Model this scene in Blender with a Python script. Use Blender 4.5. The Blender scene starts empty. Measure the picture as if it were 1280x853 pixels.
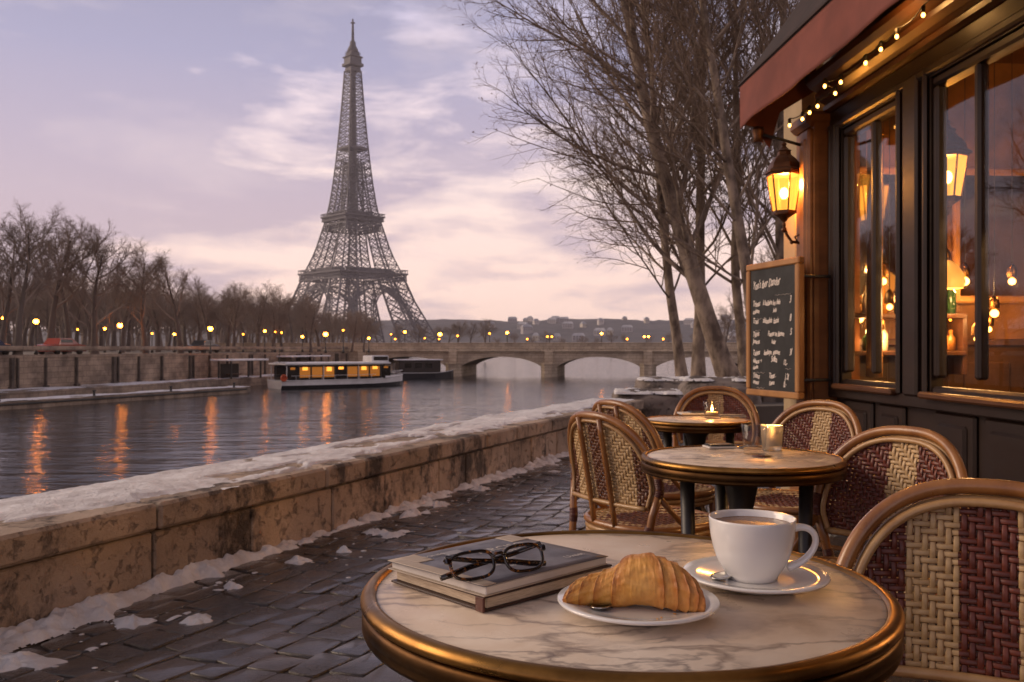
import bpy, bmesh, math, random
import numpy as np
from mathutils import Vector, Matrix

# ------------------------------------------------------------------ camera, sky, sun, exposure
SC = bpy.context.scene
COL = SC.collection
R = math.radians
F, HX, HY, CZ = 1110.0, 640.0, 435.0, 1.035       # focal length in photo pixels, horizon row, eye height

cam_d = bpy.data.cameras.new("camera")
cam = bpy.data.objects.new("camera", cam_d)
COL.objects.link(cam)
cam.location = (0, 0, CZ)
cam.rotation_euler = (R(90), 0, 0)
cam_d.sensor_width = 36.0
cam_d.lens = 36.0 * F / 1280.0
cam_d.shift_y = (HY - 426.5) / 1280.0
cam_d.clip_start, cam_d.clip_end = 0.05, 6000
cam_d.dof.use_dof = True
cam_d.dof.focus_distance = 1.2
cam_d.dof.aperture_fstop = 18.0
SC.camera = cam

W = bpy.data.worlds.new("World")
SC.world = W
W.use_nodes = True
SUN_EL, SUN_AZ = 22.0, -80.0                         # degrees; azimuth from the view axis, negative to the left


def build_world():
    nt = W.node_tree
    nt.nodes.clear()
    N = nt.nodes.new
    L = nt.links.new

    def math_(op, a, b=None, c=None):
        n = N('ShaderNodeMath'); n.operation = op
        for i, v in enumerate((a, b, c)):
            if v is None: continue
            if isinstance(v, (int, float)): n.inputs[i].default_value = v
            else: L(v, n.inputs[i])
        return n.outputs[0]

    def mix(f, a, b):
        n = N('ShaderNodeMix'); n.data_type = 'RGBA'
        for s, v in ((n.inputs['Factor'], f), (n.inputs[6], a), (n.inputs[7], b)):
            if isinstance(v, (int, float)): s.default_value = v
            elif isinstance(v, tuple): s.default_value = (*v, 1)
            else: L(v, s)
        return n.outputs[2]

    def ramp(f, stops):
        n = N('ShaderNodeValToRGB')
        e = n.color_ramp.elements
        while len(e) < len(stops): e.new(0.5)
        for el, (p, c) in zip(e, stops):
            el.position = p
            el.color = (*c, 1) if isinstance(c, tuple) else (c, c, c, 1)
        L(f, n.inputs[0])
        return n.outputs[0]

    tc = N('ShaderNodeTexCoord')
    sep = N('ShaderNodeSeparateXYZ'); L(tc.outputs['Generated'], sep.inputs[0])
    x, y, z = sep.outputs
    zz = math_('MAXIMUM', z, 0.0)
    # cloud space: heaped banks, flattening towards the horizon
    lift = math_('MULTIPLY', math_('POWER', math_('ADD', zz, 0.03), 0.75), 3.4)
    comb = N('ShaderNodeCombineXYZ'); L(math_('MULTIPLY', x, 1.6), comb.inputs[0]); L(lift, comb.inputs[1]); L(math_('MULTIPLY', y, 1.2), comb.inputs[2])

    def noise(scale, detail, rough, dist=0.0, off=(0, 0, 0), sc=(1, 1, 1)):
        m = N('ShaderNodeMapping'); L(comb.outputs[0], m.inputs[0])
        m.inputs['Location'].default_value = off
        m.inputs['Scale'].default_value = sc
        n = N('ShaderNodeTexNoise'); L(m.outputs[0], n.inputs['Vector'])
        n.inputs['Scale'].default_value = scale
        n.inputs['Detail'].default_value = detail
        n.inputs['Roughness'].default_value = rough
        n.inputs['Distortion'].default_value = dist
        return n.outputs[0]

    grad = ramp(zz, [(0.0, (0.84, 0.60, 0.52)), (0.07, (0.98, 0.70, 0.60)), (0.17, (0.96, 0.75, 0.68)),
                     (0.27, (0.86, 0.70, 0.72)), (0.37, (0.52, 0.48, 0.64)), (0.55, (0.30, 0.27, 0.31)), (1.0, (0.20, 0.17, 0.18))])
    dark = ramp(zz, [(0.0, (0.50, 0.38, 0.42)), (0.15, (0.44, 0.35, 0.44)), (0.3, (0.28, 0.275, 0.42)), (0.55, (0.20, 0.185, 0.23)), (1.0, (0.15, 0.13, 0.14))])
    big = noise(1.9, 6.0, 0.52, 0.15, (3.1, 1.7, 0), (1.0, 1.15, 1))
    fine = noise(5.2, 8.0, 0.60, 0.2, (7.7, 2.2, 0), (0.85, 1.3, 1))
    # a heavier bank of cloud to the upper left, as the evening sky has it
    side = math_('MULTIPLY_ADD', x, -0.16, 0.0)
    high = math_('MULTIPLY_ADD', zz, 0.42, -0.08)
    m = math_('ADD', math_('ADD', math_('MULTIPLY', big, 0.52), math_('MULTIPLY', fine, 0.48)), math_('ADD', side, high))
    mask = ramp(m, [(0.44, 0.0), (0.56, 1.0)])
    sky = mix(math_('MULTIPLY', mask, 0.88), grad, dark)
    wisp = ramp(noise(2.6, 7.0, 0.6, 0.3, (1.1, 9.2, 0), (0.8, 1.3, 1)), [(0.5, 0.0), (0.68, 1.0)])
    sky = mix(math_('MULTIPLY', wisp, 0.22), sky, (0.96, 0.76, 0.70))
    bg1 = N('ShaderNodeBackground'); L(sky, bg1.inputs[0]); bg1.inputs[1].default_value = 0.97
    st = N('ShaderNodeTexSky'); st.sky_type = 'NISHITA'; st.sun_disc = False
    st.sun_elevation = R(SUN_EL); st.sun_rotation = R(SUN_AZ)
    bg2 = N('ShaderNodeBackground'); L(st.outputs[0], bg2.inputs[0]); bg2.inputs[1].default_value = 0.05
    mx = N('ShaderNodeMixShader'); mx.inputs[0].default_value = 0.12
    L(bg1.outputs[0], mx.inputs[1]); L(bg2.outputs[0], mx.inputs[2])
    out = N('ShaderNodeOutputWorld'); L(mx.outputs[0], out.inputs[0])


build_world()

sd = bpy.data.lights.new("sun", 'SUN')
sd.energy = 1.9; sd.angle = R(38); sd.color = (1.0, 0.76, 0.55)
sun = bpy.data.objects.new("sun", sd); COL.objects.link(sun)
_v = Vector((math.sin(R(SUN_AZ)) * math.cos(R(SUN_EL)), math.cos(R(SUN_AZ)) * math.cos(R(SUN_EL)), math.sin(R(SUN_EL))))
sun.rotation_euler = _v.to_track_quat('Z', 'Y').to_euler()
sun.location = (0, 0, 60)

vs = SC.view_settings
vs.view_transform = 'Standard'; vs.look = 'None'; vs.exposure = 0.62; vs.gamma = 1.0; vs.use_curve_mapping = False
SC.render.engine = 'CYCLES'
cy_ = SC.cycles
cy_.use_denoising = True
cy_.max_bounces = 8; cy_.diffuse_bounces = 3; cy_.glossy_bounces = 4; cy_.transmission_bounces = 8
cy_.transparent_max_bounces = 16; cy_.volume_bounces = 0
cy_.caustics_reflective = False; cy_.caustics_refractive = False
cy_.sample_clamp_indirect = 5.0; cy_.blur_glossy = 0.5

# ------------------------------------------------------------------ mesh building helpers
rnd = random.Random(7)


def at(px, py, d):
    """World point seen at photo pixel (px, py) at depth d."""
    return Vector(((px - HX) * d / F, d, CZ - (py - HY) * d / F))


def on_plane(px, py, z):
    d = (CZ - z) * F / (py - HY)
    return Vector(((px - HX) * d / F, d, z))


def hash2(ix, iy, seed):
    h = (ix * 374761393 + iy * 668265263 + seed * 974634777) & 0xffffffff
    h = ((h ^ (h >> 13)) * 1274126177) & 0xffffffff
    return ((h ^ (h >> 16)) & 0xffff) / 65535.0


def vnoise(x, y, seed=0):
    x = np.asarray(x, float); y = np.asarray(y, float)
    ix = np.floor(x).astype(np.int64); iy = np.floor(y).astype(np.int64)
    fx = x - ix; fy = y - iy
    fx = fx * fx * (3 - 2 * fx); fy = fy * fy * (3 - 2 * fy)
    a = hash2(ix, iy, seed); b = hash2(ix + 1, iy, seed); c = hash2(ix, iy + 1, seed); d = hash2(ix + 1, iy + 1, seed)
    return (a * (1 - fx) + b * fx) * (1 - fy) + (c * (1 - fx) + d * fx) * fy


def fbm(x, y, seed=0, octv=4):
    s = 0; a = 0.5; t = 0
    for o in range(octv):
        s = s + a * vnoise(np.asarray(x) * 2 ** o, np.asarray(y) * 2 ** o, seed + o); t += a; a *= 0.5
    return s / t


class MB:
    """Collects shapes, then links them as ONE mesh object."""

    def __init__(self):
        self.V = []; self.n = 0; self.Q = []; self.G = []; self.M = None

    def add(self, v, faces, mat=0, smooth=True):
        v = np.asarray(v, float).reshape(-1, 3)
        if self.M is not None:
            m = np.array(self.M); v = v @ m[:3, :3].T + m[:3, 3]
        if isinstance(faces, np.ndarray):
            k = len(faces)
            if k:
                mm = np.full(k, mat, int) if np.isscalar(mat) else np.asarray(mat)
                self.Q.append((faces + self.n, mm, smooth))
        else:
            for f in faces: self.G.append((tuple(i + self.n for i in f), mat, smooth))
        self.V.append(v); self.n += len(v)
        return self

    def box(self, c, s, bev=0.0, rz=0.0, mat=0, taper=1.0):
        hx, hy, hz = s[0] / 2, s[1] / 2, s[2] / 2
        b = min(bev, hx * .98, hy * .98, hz * .98)
        cr, sr = math.cos(rz), math.sin(rz)
        V = []; idx = {}
        for X in (-1, 1):
            for Y in (-1, 1):
                for Z in (-1, 1):
                    for ax in range(3) if b > 0 else (0,):
                        p = [X * hx, Y * hy, Z * hz]
                        if b > 0:
                            for k in range(3):
                                if k != ax: p[k] -= (X, Y, Z)[k] * b
                        if Z > 0: p[0] *= taper; p[1] *= taper
                        idx[(X, Y, Z, ax)] = len(V)
                        V.append((c[0] + p[0] * cr - p[1] * sr, c[1] + p[0] * sr + p[1] * cr, c[2] + p[2]))
        g = (lambda X, Y, Z, a: idx[(X, Y, Z, a)]) if b > 0 else (lambda X, Y, Z, a: idx[(X, Y, Z, 0)])
        Fc = []
        for s_ in (-1, 1):
            Fc.append([g(s_, -1, -1, 0), g(s_, 1, -1, 0), g(s_, 1, 1, 0), g(s_, -1, 1, 0)][::s_])
            Fc.append([g(-1, s_, -1, 1), g(-1, s_, 1, 1), g(1, s_, 1, 1), g(1, s_, -1, 1)][::s_])
            Fc.append([g(-1, -1, s_, 2), g(1, -1, s_, 2), g(1, 1, s_, 2), g(-1, 1, s_, 2)][::s_])
        if b > 0:
            for p in (-1, 1):
                for q in (-1, 1):
                    Fc.append([g(p, q, -1, 0), g(p, q, 1, 0), g(p, q, 1, 1), g(p, q, -1, 1)][::-p * q])
                    Fc.append([g(p, -1, q, 0), g(p, 1, q, 0), g(p, 1, q, 2), g(p, -1, q, 2)][::p * q])
                    Fc.append([g(-1, p, q, 1), g(1, p, q, 1), g(1, p, q, 2), g(-1, p, q, 2)][::-p * q])
            for X in (-1, 1):
                for Y in (-1, 1):
                    for Z in (-1, 1):
                        Fc.append([g(X, Y, Z, 0), g(X, Y, Z, 1), g(X, Y, Z, 2)][::X * Y * Z])
        return self.add(V, Fc, mat, False)

    def tube(self, pts, rad, sides=8, mat=0, closed=False, cap=True, flat=None, smooth=True):
        P = np.asarray(pts, float); n = len(P)
        r = np.full(n, rad, float) if np.isscalar(rad) else np.asarray(rad, float)
        if closed: T = np.roll(P, -1, 0) - np.roll(P, 1, 0)
        else:
            T = np.empty_like(P); T[1:-1] = P[2:] - P[:-2]; T[0] = P[1] - P[0]; T[-1] = P[-1] - P[-2]
        T /= np.linalg.norm(T, axis=1)[:, None] + 1e-12
        a = np.array([0, 0, 1.0]) if abs(T[0][2]) < 0.9 else np.array([1.0, 0, 0])
        U = np.empty_like(P)
        u = np.cross(T[0], a); u /= np.linalg.norm(u)
        for i in range(n):
            u = u - T[i] * u.dot(T[i]); u /= np.linalg.norm(u) + 1e-12; U[i] = u
        Wv = np.cross(T, U)
        ang = np.linspace(0, 2 * math.pi, sides, endpoint=False) + math.pi / sides
        fu, fw = flat if flat else (1, 1)
        V = P[:, None, :] + r[:, None, None] * (fu * np.cos(ang)[None, :, None] * U[:, None, :] + fw * np.sin(ang)[None, :, None] * Wv[:, None, :])
        rows = n if closed else n - 1
        i = np.arange(rows)[:, None]; j = np.arange(sides)[None, :]
        i2 = (i + 1) % n; j2 = (j + 1) % sides
        Fq = np.stack([i * sides + j, i * sides + j2, i2 * sides + j2, i2 * sides + j], -1).reshape(-1, 4)
        self.add(V, Fq, mat, smooth)
        if cap and not closed:
            o = self.n - n * sides
            self.G.append((tuple(o + k for k in range(sides))[::-1], mat if np.isscalar(mat) else 0, smooth))
            self.G.append((tuple(o + (n - 1) * sides + k for k in range(sides)), mat if np.isscalar(mat) else 0, smooth))
        return self

    def lathe(self, prof, seg=32, c=(0, 0, 0), mat=0, smooth=True, rot=0.0, scale=(1, 1)):
        prof = np.asarray(prof, float); n = len(prof)
        a = np.linspace(0, 2 * math.pi, seg, endpoint=False) + rot
        V = np.stack([c[0] + prof[:, 0:1] * np.cos(a) * scale[0], c[1] + prof[:, 0:1] * np.sin(a) * scale[1],
                      c[2] + np.repeat(prof[:, 1:2], seg, 1)], -1)
        i = np.arange(n - 1)[:, None]; j = np.arange(seg)[None, :]; j2 = (j + 1) % seg
        Fq = np.stack([i * seg + j, i * seg + j2, (i + 1) * seg + j2, (i + 1) * seg + j], -1).reshape(-1, 4)
        self.add(V, Fq, mat, smooth)
        o = self.n - n * seg
        if prof[0, 0] > 1e-4: self.G.append((tuple(o + k for k in range(seg))[::-1], mat, False))
        if prof[-1, 0] > 1e-4: self.G.append((tuple(o + (n - 1) * seg + k for k in range(seg)), mat, False))
        return self

    def lathe_open(self, prof, seg=32, c=(0, 0, 0), mat=0, rot=0.0, smooth=True):
        g = len(self.G)
        self.lathe(prof, seg, c, mat, smooth, rot)
        del self.G[g:]
        return self

    def sphere(self, c, r, seg=16, rings=10, mat=0, sc=(1, 1, 1)):
        a = np.linspace(-math.pi / 2, math.pi / 2, rings + 1)
        prof = np.stack([np.maximum(np.cos(a), 1e-5) * r, np.sin(a) * r * sc[2]], -1)
        return self.lathe(prof, seg, c, mat, True, 0, (sc[0], sc[1]))

    def grid(self, P, mat=0, keep=None, smooth=True):
        P = np.asarray(P, float); n, m = P.shape[:2]
        i = np.arange(n - 1)[:, None]; j = np.arange(m - 1)[None, :]
        Fq = np.stack([i * m + j, (i + 1) * m + j, (i + 1) * m + j + 1, i * m + j + 1], -1).reshape(-1, 4)
        if keep is not None: Fq = Fq[np.asarray(keep).reshape(-1)]
        return self.add(P.reshape(-1, 3), Fq, mat, smooth)

    def prism(self, poly, z0, z1, mat=0, smooth=False):
        n = len(poly)
        V = [(x, y, z0) for x, y in poly] + [(x, y, z1) for x, y in poly]
        Fc = [tuple(range(n))[::-1], tuple(range(n, 2 * n))] + [(i, (i + 1) % n, n + (i + 1) % n, n + i) for i in range(n)]
        return self.add(V, Fc, mat, smooth)

    def beam(self, a, b, r, mat=0, sides=4):
        return self.tube([a, b], r, sides, mat, cap=True, smooth=False)

    def build(self, name, mats, parent=None, recalc=None, attr=None):
        V = np.concatenate(self.V) if self.V else np.zeros((0, 3))
        quads = np.concatenate([q for q, _, _ in self.Q]) if self.Q else np.zeros((0, 4), int)
        lv = [quads.reshape(-1)]; starts = [np.arange(len(quads)) * 4]
        mi = [m for _, m, _ in self.Q]; sm = [np.full(len(q), s) for q, _, s in self.Q]
        off = len(quads) * 4
        gl = []; gs = []
        for f, m, s in self.G:
            gs.append(off + len(gl)); gl.extend(f)
        lv.append(np.array(gl, int)); starts.append(np.array(gs, int))
        mi.append(np.array([m for _, m, _ in self.G], int)); sm.append(np.array([s for _, _, s in self.G], bool))
        lv = np.concatenate(lv).astype(np.int32); starts = np.concatenate(starts).astype(np.int32)
        mi = np.concatenate(mi).astype(np.int32); sm = np.concatenate(sm).astype(bool)
        me = bpy.data.meshes.new(name)
        me.vertices.add(len(V)); me.vertices.foreach_set('co', V.astype(np.float32).reshape(-1))
        me.loops.add(len(lv)); me.loops.foreach_set('vertex_index', lv)
        me.polygons.add(len(starts)); me.polygons.foreach_set('loop_start', starts)
        for m in (mats if isinstance(mats, (list, tuple)) else [mats]): me.materials.append(m)
        me.polygons.foreach_set('material_index', mi)
        me.polygons.foreach_set('use_smooth', sm)
        me.update(calc_edges=True)
        me.validate()
        if recalc if recalc is not None else len(starts) < 40000:
            bm = bmesh.new(); bm.from_mesh(me)
            bmesh.ops.recalc_face_normals(bm, faces=bm.faces)
            bm.to_mesh(me); bm.free()
        if attr:
            for k, vals in attr.items():
                a = me.attributes.new(k, 'FLOAT', 'POINT'); a.data.foreach_set('value', np.asarray(vals, np.float32))
        o = bpy.data.objects.new(name, me)
        COL.objects.link(o)
        if parent is not None: o.parent = parent
        return o


def tag(o, label=None, cat=None, group=None, kind=None):
    if label: o['label'] = label
    if cat: o['category'] = cat
    if group: o['group'] = group
    if kind: o['kind'] = kind
    return o


def thing(name, label, cat, loc=(0, 0, 0), rz=0.0, group=None):
    o = bpy.data.objects.new(name, None); COL.objects.link(o)
    o.empty_display_size = 0.1
    o.location = loc; o.rotation_euler = (0, 0, rz)
    return tag(o, label, cat, group)


def dup(root, loc=None, rz=None, label=None, group=None, scale=None):
    c = root.copy(); COL.objects.link(c)
    if loc is not None: c.location = loc
    if rz is not None: c.rotation_euler = (c.rotation_euler[0], c.rotation_euler[1], rz)
    if scale is not None: c.scale = scale if isinstance(scale, tuple) else (scale,) * 3
    if label: c['label'] = label
    if group: c['group'] = group
    for ch in list(root.children):
        k = ch.copy(); COL.objects.link(k); k.parent = c
        for g in list(ch.children):
            q = g.copy(); COL.objects.link(q); q.parent = k
    return c


ORD = ("first second third fourth fifth sixth seventh eighth ninth tenth eleventh twelfth thirteenth fourteenth fifteenth sixteenth "
       "seventeenth eighteenth nineteenth twentieth").split() + ["twenty-" + w for w in "first second third fourth fifth sixth seventh eighth ninth".split()]

# ------------------------------------------------------------------ materials


def nodes(name):
    m = bpy.data.materials.new(name); m.use_nodes = True
    nt = m.node_tree
    b = nt.nodes['Principled BSDF']
    return m, nt, b


def N_(nt, t, **kw):
    n = nt.nodes.new(t)
    for k, v in kw.items(): setattr(n, k, v)
    return n


def tex(nt, kind='noise', scale=5, detail=4, rough=.55, dist=0, coord='Object', sc=(1, 1, 1), off=(0, 0, 0)):
    tc = N_(nt, 'ShaderNodeTexCoord'); mp = N_(nt, 'ShaderNodeMapping')
    nt.links.new(tc.outputs[coord], mp.inputs[0])
    mp.inputs['Scale'].default_value = sc; mp.inputs['Location'].default_value = off
    if kind == 'noise':
        t = N_(nt, 'ShaderNodeTexNoise')
        t.inputs['Detail'].default_value = detail; t.inputs['Roughness'].default_value = rough; t.inputs['Distortion'].default_value = dist
    elif kind == 'voronoi': t = N_(nt, 'ShaderNodeTexVoronoi')
    elif kind == 'wave':
        t = N_(nt, 'ShaderNodeTexWave'); t.inputs['Distortion'].default_value = dist; t.inputs['Detail'].default_value = detail
    t.inputs['Scale'].default_value = scale
    nt.links.new(mp.outputs[0], t.inputs['Vector'])
    return t


def ramp_(nt, src, stops):
    n = N_(nt, 'ShaderNodeValToRGB'); e = n.color_ramp.elements
    while len(e) < len(stops): e.new(.5)
    for el, (p, c) in zip(e, stops):
        el.position = p; el.color = (*c, 1) if isinstance(c, tuple) else (c, c, c, 1)
    nt.links.new(src, n.inputs[0]); return n.outputs[0]


def mixc(nt, f, a, b, mode='MIX'):
    n = N_(nt, 'ShaderNodeMix', data_type='RGBA', blend_type=mode)
    for s, v in ((n.inputs['Factor'], f), (n.inputs[6], a), (n.inputs[7], b)):
        if isinstance(v, (int, float)): s.default_value = v
        elif isinstance(v, tuple): s.default_value = (*v, 1)
        else: nt.links.new(v, s)
    return n.outputs[2]


def bump_(nt, b, height, strength=.3, dist=.01, prev=None):
    n = N_(nt, 'ShaderNodeBump'); n.inputs['Strength'].default_value = strength; n.inputs['Distance'].default_value = dist
    nt.links.new(height, n.inputs['Height'])
    if prev is not None: nt.links.new(prev, n.inputs['Normal'])
    nt.links.new(n.outputs[0], b.inputs['Normal'])
    return n.outputs[0]


def pm(name, c1, c2=None, scale=6, rough=.5, rough2=None, metal=0, bump=0, bscale=None, bdist=.005, spec=.5, coat=0, lo=.35, hi=.65, sc=(1, 1, 1), detail=5, dist=0.0):
    m, nt, b = nodes(name)
    b.inputs['Base Color'].default_value = (*c1, 1); b.inputs['Roughness'].default_value = rough
    b.inputs['Metallic'].default_value = metal; b.inputs['Specular IOR Level'].default_value = spec
    b.inputs['Coat Weight'].default_value = coat; b.inputs['Coat Roughness'].default_value = .15
    if c2:
        t = tex(nt, 'noise', scale, detail, .6, dist, sc=sc)
        nt.links.new(ramp_(nt, t.outputs[0], [(lo, c1), (hi, c2)]), b.inputs['Base Color'])
        if rough2 is not None:
            t2 = tex(nt, 'noise', scale * 1.7, 4, .6, sc=sc, off=(4, 2, 1))
            nt.links.new(ramp_(nt, t2.outputs[0], [(.35, rough), (.65, rough2)]), b.inputs['Roughness'])
    if bump:
        t = tex(nt, 'noise', bscale or scale * 4, 6, .65, sc=sc)
        bump_(nt, b, t.outputs[0], bump, bdist)
    return m


def emis(name, col, s):
    m = bpy.data.materials.new(name); m.use_nodes = True; nt = m.node_tree
    nt.nodes.clear()
    e = N_(nt, 'ShaderNodeEmission'); e.inputs[0].default_value = (*col, 1); e.inputs[1].default_value = s
    o = N_(nt, 'ShaderNodeOutputMaterial'); nt.links.new(e.outputs[0], o.inputs[0])
    return m


def glass_pane(name, tint=(1, 1, 1), ior=1.5, gain=1.75):
    """Window glass: clear, with the Fresnel reflection of its two faces."""
    m = bpy.data.materials.new(name); m.use_nodes = True; nt = m.node_tree; nt.nodes.clear()
    lw = N_(nt, 'ShaderNodeLayerWeight'); lw.inputs[0].default_value = .5      # Schlick's curve, the same from either side of the sheet
    pw = N_(nt, 'ShaderNodeMath', operation='POWER'); nt.links.new(lw.outputs['Facing'], pw.inputs[0]); pw.inputs[1].default_value = 4.0
    mu = N_(nt, 'ShaderNodeMath', operation='MULTIPLY_ADD'); nt.links.new(pw.outputs[0], mu.inputs[0]); mu.inputs[1].default_value = .40 * gain; mu.inputs[2].default_value = .022 * gain
    mu.use_clamp = True
    tr = N_(nt, 'ShaderNodeBsdfTransparent'); tr.inputs[0].default_value = (*tint, 1)
    gl = N_(nt, 'ShaderNodeBsdfGlossy'); gl.inputs['Roughness'].default_value = 0.0
    t = tex(nt, 'noise', 1.6, 2, .5)
    bp = N_(nt, 'ShaderNodeBump'); bp.inputs['Strength'].default_value = .025; bp.inputs['Distance'].default_value = .02
    nt.links.new(t.outputs[0], bp.inputs['Height']); nt.links.new(bp.outputs[0], gl.inputs['Normal'])
    mx = N_(nt, 'ShaderNodeMixShader'); nt.links.new(mu.outputs[0], mx.inputs[0])
    nt.links.new(tr.outputs[0], mx.inputs[1]); nt.links.new(gl.outputs[0], mx.inputs[2])
    o = N_(nt, 'ShaderNodeOutputMaterial'); nt.links.new(mx.outputs[0], o.inputs[0])
    return m


def m_stone(name, c, dark, scale=1.0):
    m, nt, b = nodes(name)
    a = tex(nt, 'noise', 3.2 * scale, 8, .65)
    st = tex(nt, 'noise', 2.1 * scale, 9, .72, .15, off=(3, 1, 5), sc=(1, 1, .75))
    pit = tex(nt, 'noise', 15 * scale, 8, .75, .3, off=(1, 8, 2))
    fine = tex(nt, 'noise', 70 * scale, 4, .7)
    tn = N_(nt, 'ShaderNodeAttribute', attribute_name='tone')
    base = ramp_(nt, a.outputs[0], [(.3, tuple(x * .62 for x in c)), (.5, c), (.72, tuple(min(1, x * 1.28) for x in c))])
    col = mixc(nt, ramp_(nt, st.outputs[0], [(.50, 0.0), (.585, .90)]), mixc(nt, .8, base, ramp_(nt, tn.outputs['Fac'], [(0, .45), (1, 1.0)]), 'MULTIPLY'), dark)
    col = mixc(nt, ramp_(nt, pit.outputs[0], [(.31, .75), (.40, 0.0)]), col, tuple(x * .35 for x in dark))
    nt.links.new(col, b.inputs['Base Color'])
    b.inputs['Roughness'].default_value = .82
    h = mixc(nt, .5, pit.outputs[0], fine.outputs[0])
    n1 = bump_(nt, b, ramp_(nt, pit.outputs[0], [(.25, 0.0), (.45, 1.0)]), .9, .02)
    bump_(nt, b, fine.outputs[0], .8, .010, n1)
    return m


def m_marble():
    m, nt, b = nodes('marble')
    warp = tex(nt, 'noise', 4.0, 5, .6)
    def vein(scale, off, lo, hi, sc=(1, 1, 1)):
        tc = N_(nt, 'ShaderNodeTexCoord')
        va = N_(nt, 'ShaderNodeVectorMath', operation='MULTIPLY_ADD')
        nt.links.new(warp.outputs['Color'], va.inputs[0]); va.inputs[1].default_value = (.14, .14, .14)
        nt.links.new(tc.outputs['Object'], va.inputs[2])
        mp = N_(nt, 'ShaderNodeMapping'); nt.links.new(va.outputs[0], mp.inputs[0])
        mp.inputs['Location'].default_value = off; mp.inputs['Scale'].default_value = sc; mp.inputs['Rotation'].default_value = (0, 0, .55)
        n = N_(nt, 'ShaderNodeTexNoise'); n.inputs['Scale'].default_value = scale; n.inputs['Detail'].default_value = 5; n.inputs['Roughness'].default_value = .52
        nt.links.new(mp.outputs[0], n.inputs['Vector'])
        ab = N_(nt, 'ShaderNodeMath', operation='SUBTRACT'); nt.links.new(n.outputs[0], ab.inputs[0]); ab.inputs[1].default_value = .5
        ab2 = N_(nt, 'ShaderNodeMath', operation='ABSOLUTE'); nt.links.new(ab.outputs[0], ab2.inputs[0])
        return ramp_(nt, ab2.outputs[0], [(lo, 1.0), (hi, 0.0)])
    cloud = tex(nt, 'noise', 3.5, 6, .65, .5, off=(2, 2, 0))
    patch = tex(nt, 'noise', 5.0, 4, .6, .3, off=(9, 3, 0))
    pm_ = ramp_(nt, patch.outputs[0], [(.42, 0.0), (.62, 1.0)])
    base = ramp_(nt, cloud.outputs[0], [(.30, (.47, .34, .235)), (.45, (.68, .535, .40)), (.66, (.82, .71, .58))])
    v1 = vein(3.0, (0, 0, 0), .0, .030, (1, 2.6, 1)); v2 = vein(9.0, (5, 3, 1), .0, .050, (1, 2.4, 1))
    mm = N_(nt, 'ShaderNodeMath', operation='MULTIPLY'); nt.links.new(v2, mm.inputs[0]); nt.links.new(pm_, mm.inputs[1])
    m1 = N_(nt, 'ShaderNodeMath', operation='MULTIPLY'); nt.links.new(v1, m1.inputs[0]); m1.inputs[1].default_value = .72
    m2 = N_(nt, 'ShaderNodeMath', operation='MULTIPLY'); nt.links.new(mm.outputs[0], m2.inputs[0]); m2.inputs[1].default_value = .72
    col = mixc(nt, m1.outputs[0], base, (.22, .16, .13))
    col = mixc(nt, m2.outputs[0], col, (.17, .13, .12))
    nt.links.new(col, b.inputs['Base Color'])
    rr = tex(nt, 'noise', 9, 5, .6)
    nt.links.new(ramp_(nt, rr.outputs[0], [(.3, .20), (.7, .42)]), b.inputs['Roughness'])
    bump_(nt, b, tex(nt, 'noise', 40, 4, .6).outputs[0], .05, .002)
    return m


def m_paving():
    m, nt, b = nodes('wet_paving_stone')
    at_ = N_(nt, 'ShaderNodeAttribute', attribute_name='tone')
    n1 = tex(nt, 'noise', 5, 7, .65); n2 = tex(nt, 'noise', 1.1, 4, .6, .3, off=(3, 3, 0)); n3 = tex(nt, 'noise', 45, 5, .7)
    c = ramp_(nt, at_.outputs['Fac'], [(0, (.030, .020, .014)), (.5, (.058, .039, .028)), (1, (.105, .072, .052))])
    c = mixc(nt, ramp_(nt, n1.outputs[0], [(.35, .75), (.65, 0.0)]), c, (.036, .027, .023))
    nt.links.new(c, b.inputs['Base Color'])
    wet = ramp_(nt, n2.outputs[0], [(.4, .06), (.6, .30)])
    rr = mixc(nt, .35, wet, ramp_(nt, n1.outputs[0], [(.35, .10), (.65, .5)]))
    nt.links.new(rr, b.inputs['Roughness'])
    nt.links.new(ramp_(nt, n2.outputs[0], [(.42, .6), (.58, .0)]), b.inputs['Coat Weight']); b.inputs['Coat Roughness'].default_value = .09
    q = bump_(nt, b, n1.outputs[0], .6, .022)
    bump_(nt, b, n3.outputs[0], .9, .006, q)
    return m


def m_water():
    m, nt, b = nodes('river_water')
    b.inputs['Base Color'].default_value = (.018, .020, .024, 1); b.inputs['Roughness'].default_value = .09
    b.inputs['IOR'].default_value = 1.42; b.inputs['Specular IOR Level'].default_value = .5
    a = tex(nt, 'noise', .55, 3, .5, .4, sc=(.55, 1.5, 1)); c = tex(nt, 'noise', 2.4, 3, .55, .3, sc=(.6, 1.4, 1), off=(5, 2, 0))
    d = tex(nt, 'noise', .06, 2, .5, off=(8, 1, 0))
    q = bump_(nt, b, a.outputs[0], 1.0, .125)
    bump_(nt, b, c.outputs[0], 1.0, .034, q)
    return m


def m_bark(name, c1, c2, sc=(1, 1, .3), scale=9):
    return pm(name, c1, c2, scale, .85, bump=.5, bscale=scale * 3, bdist=.02, sc=sc)


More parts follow.
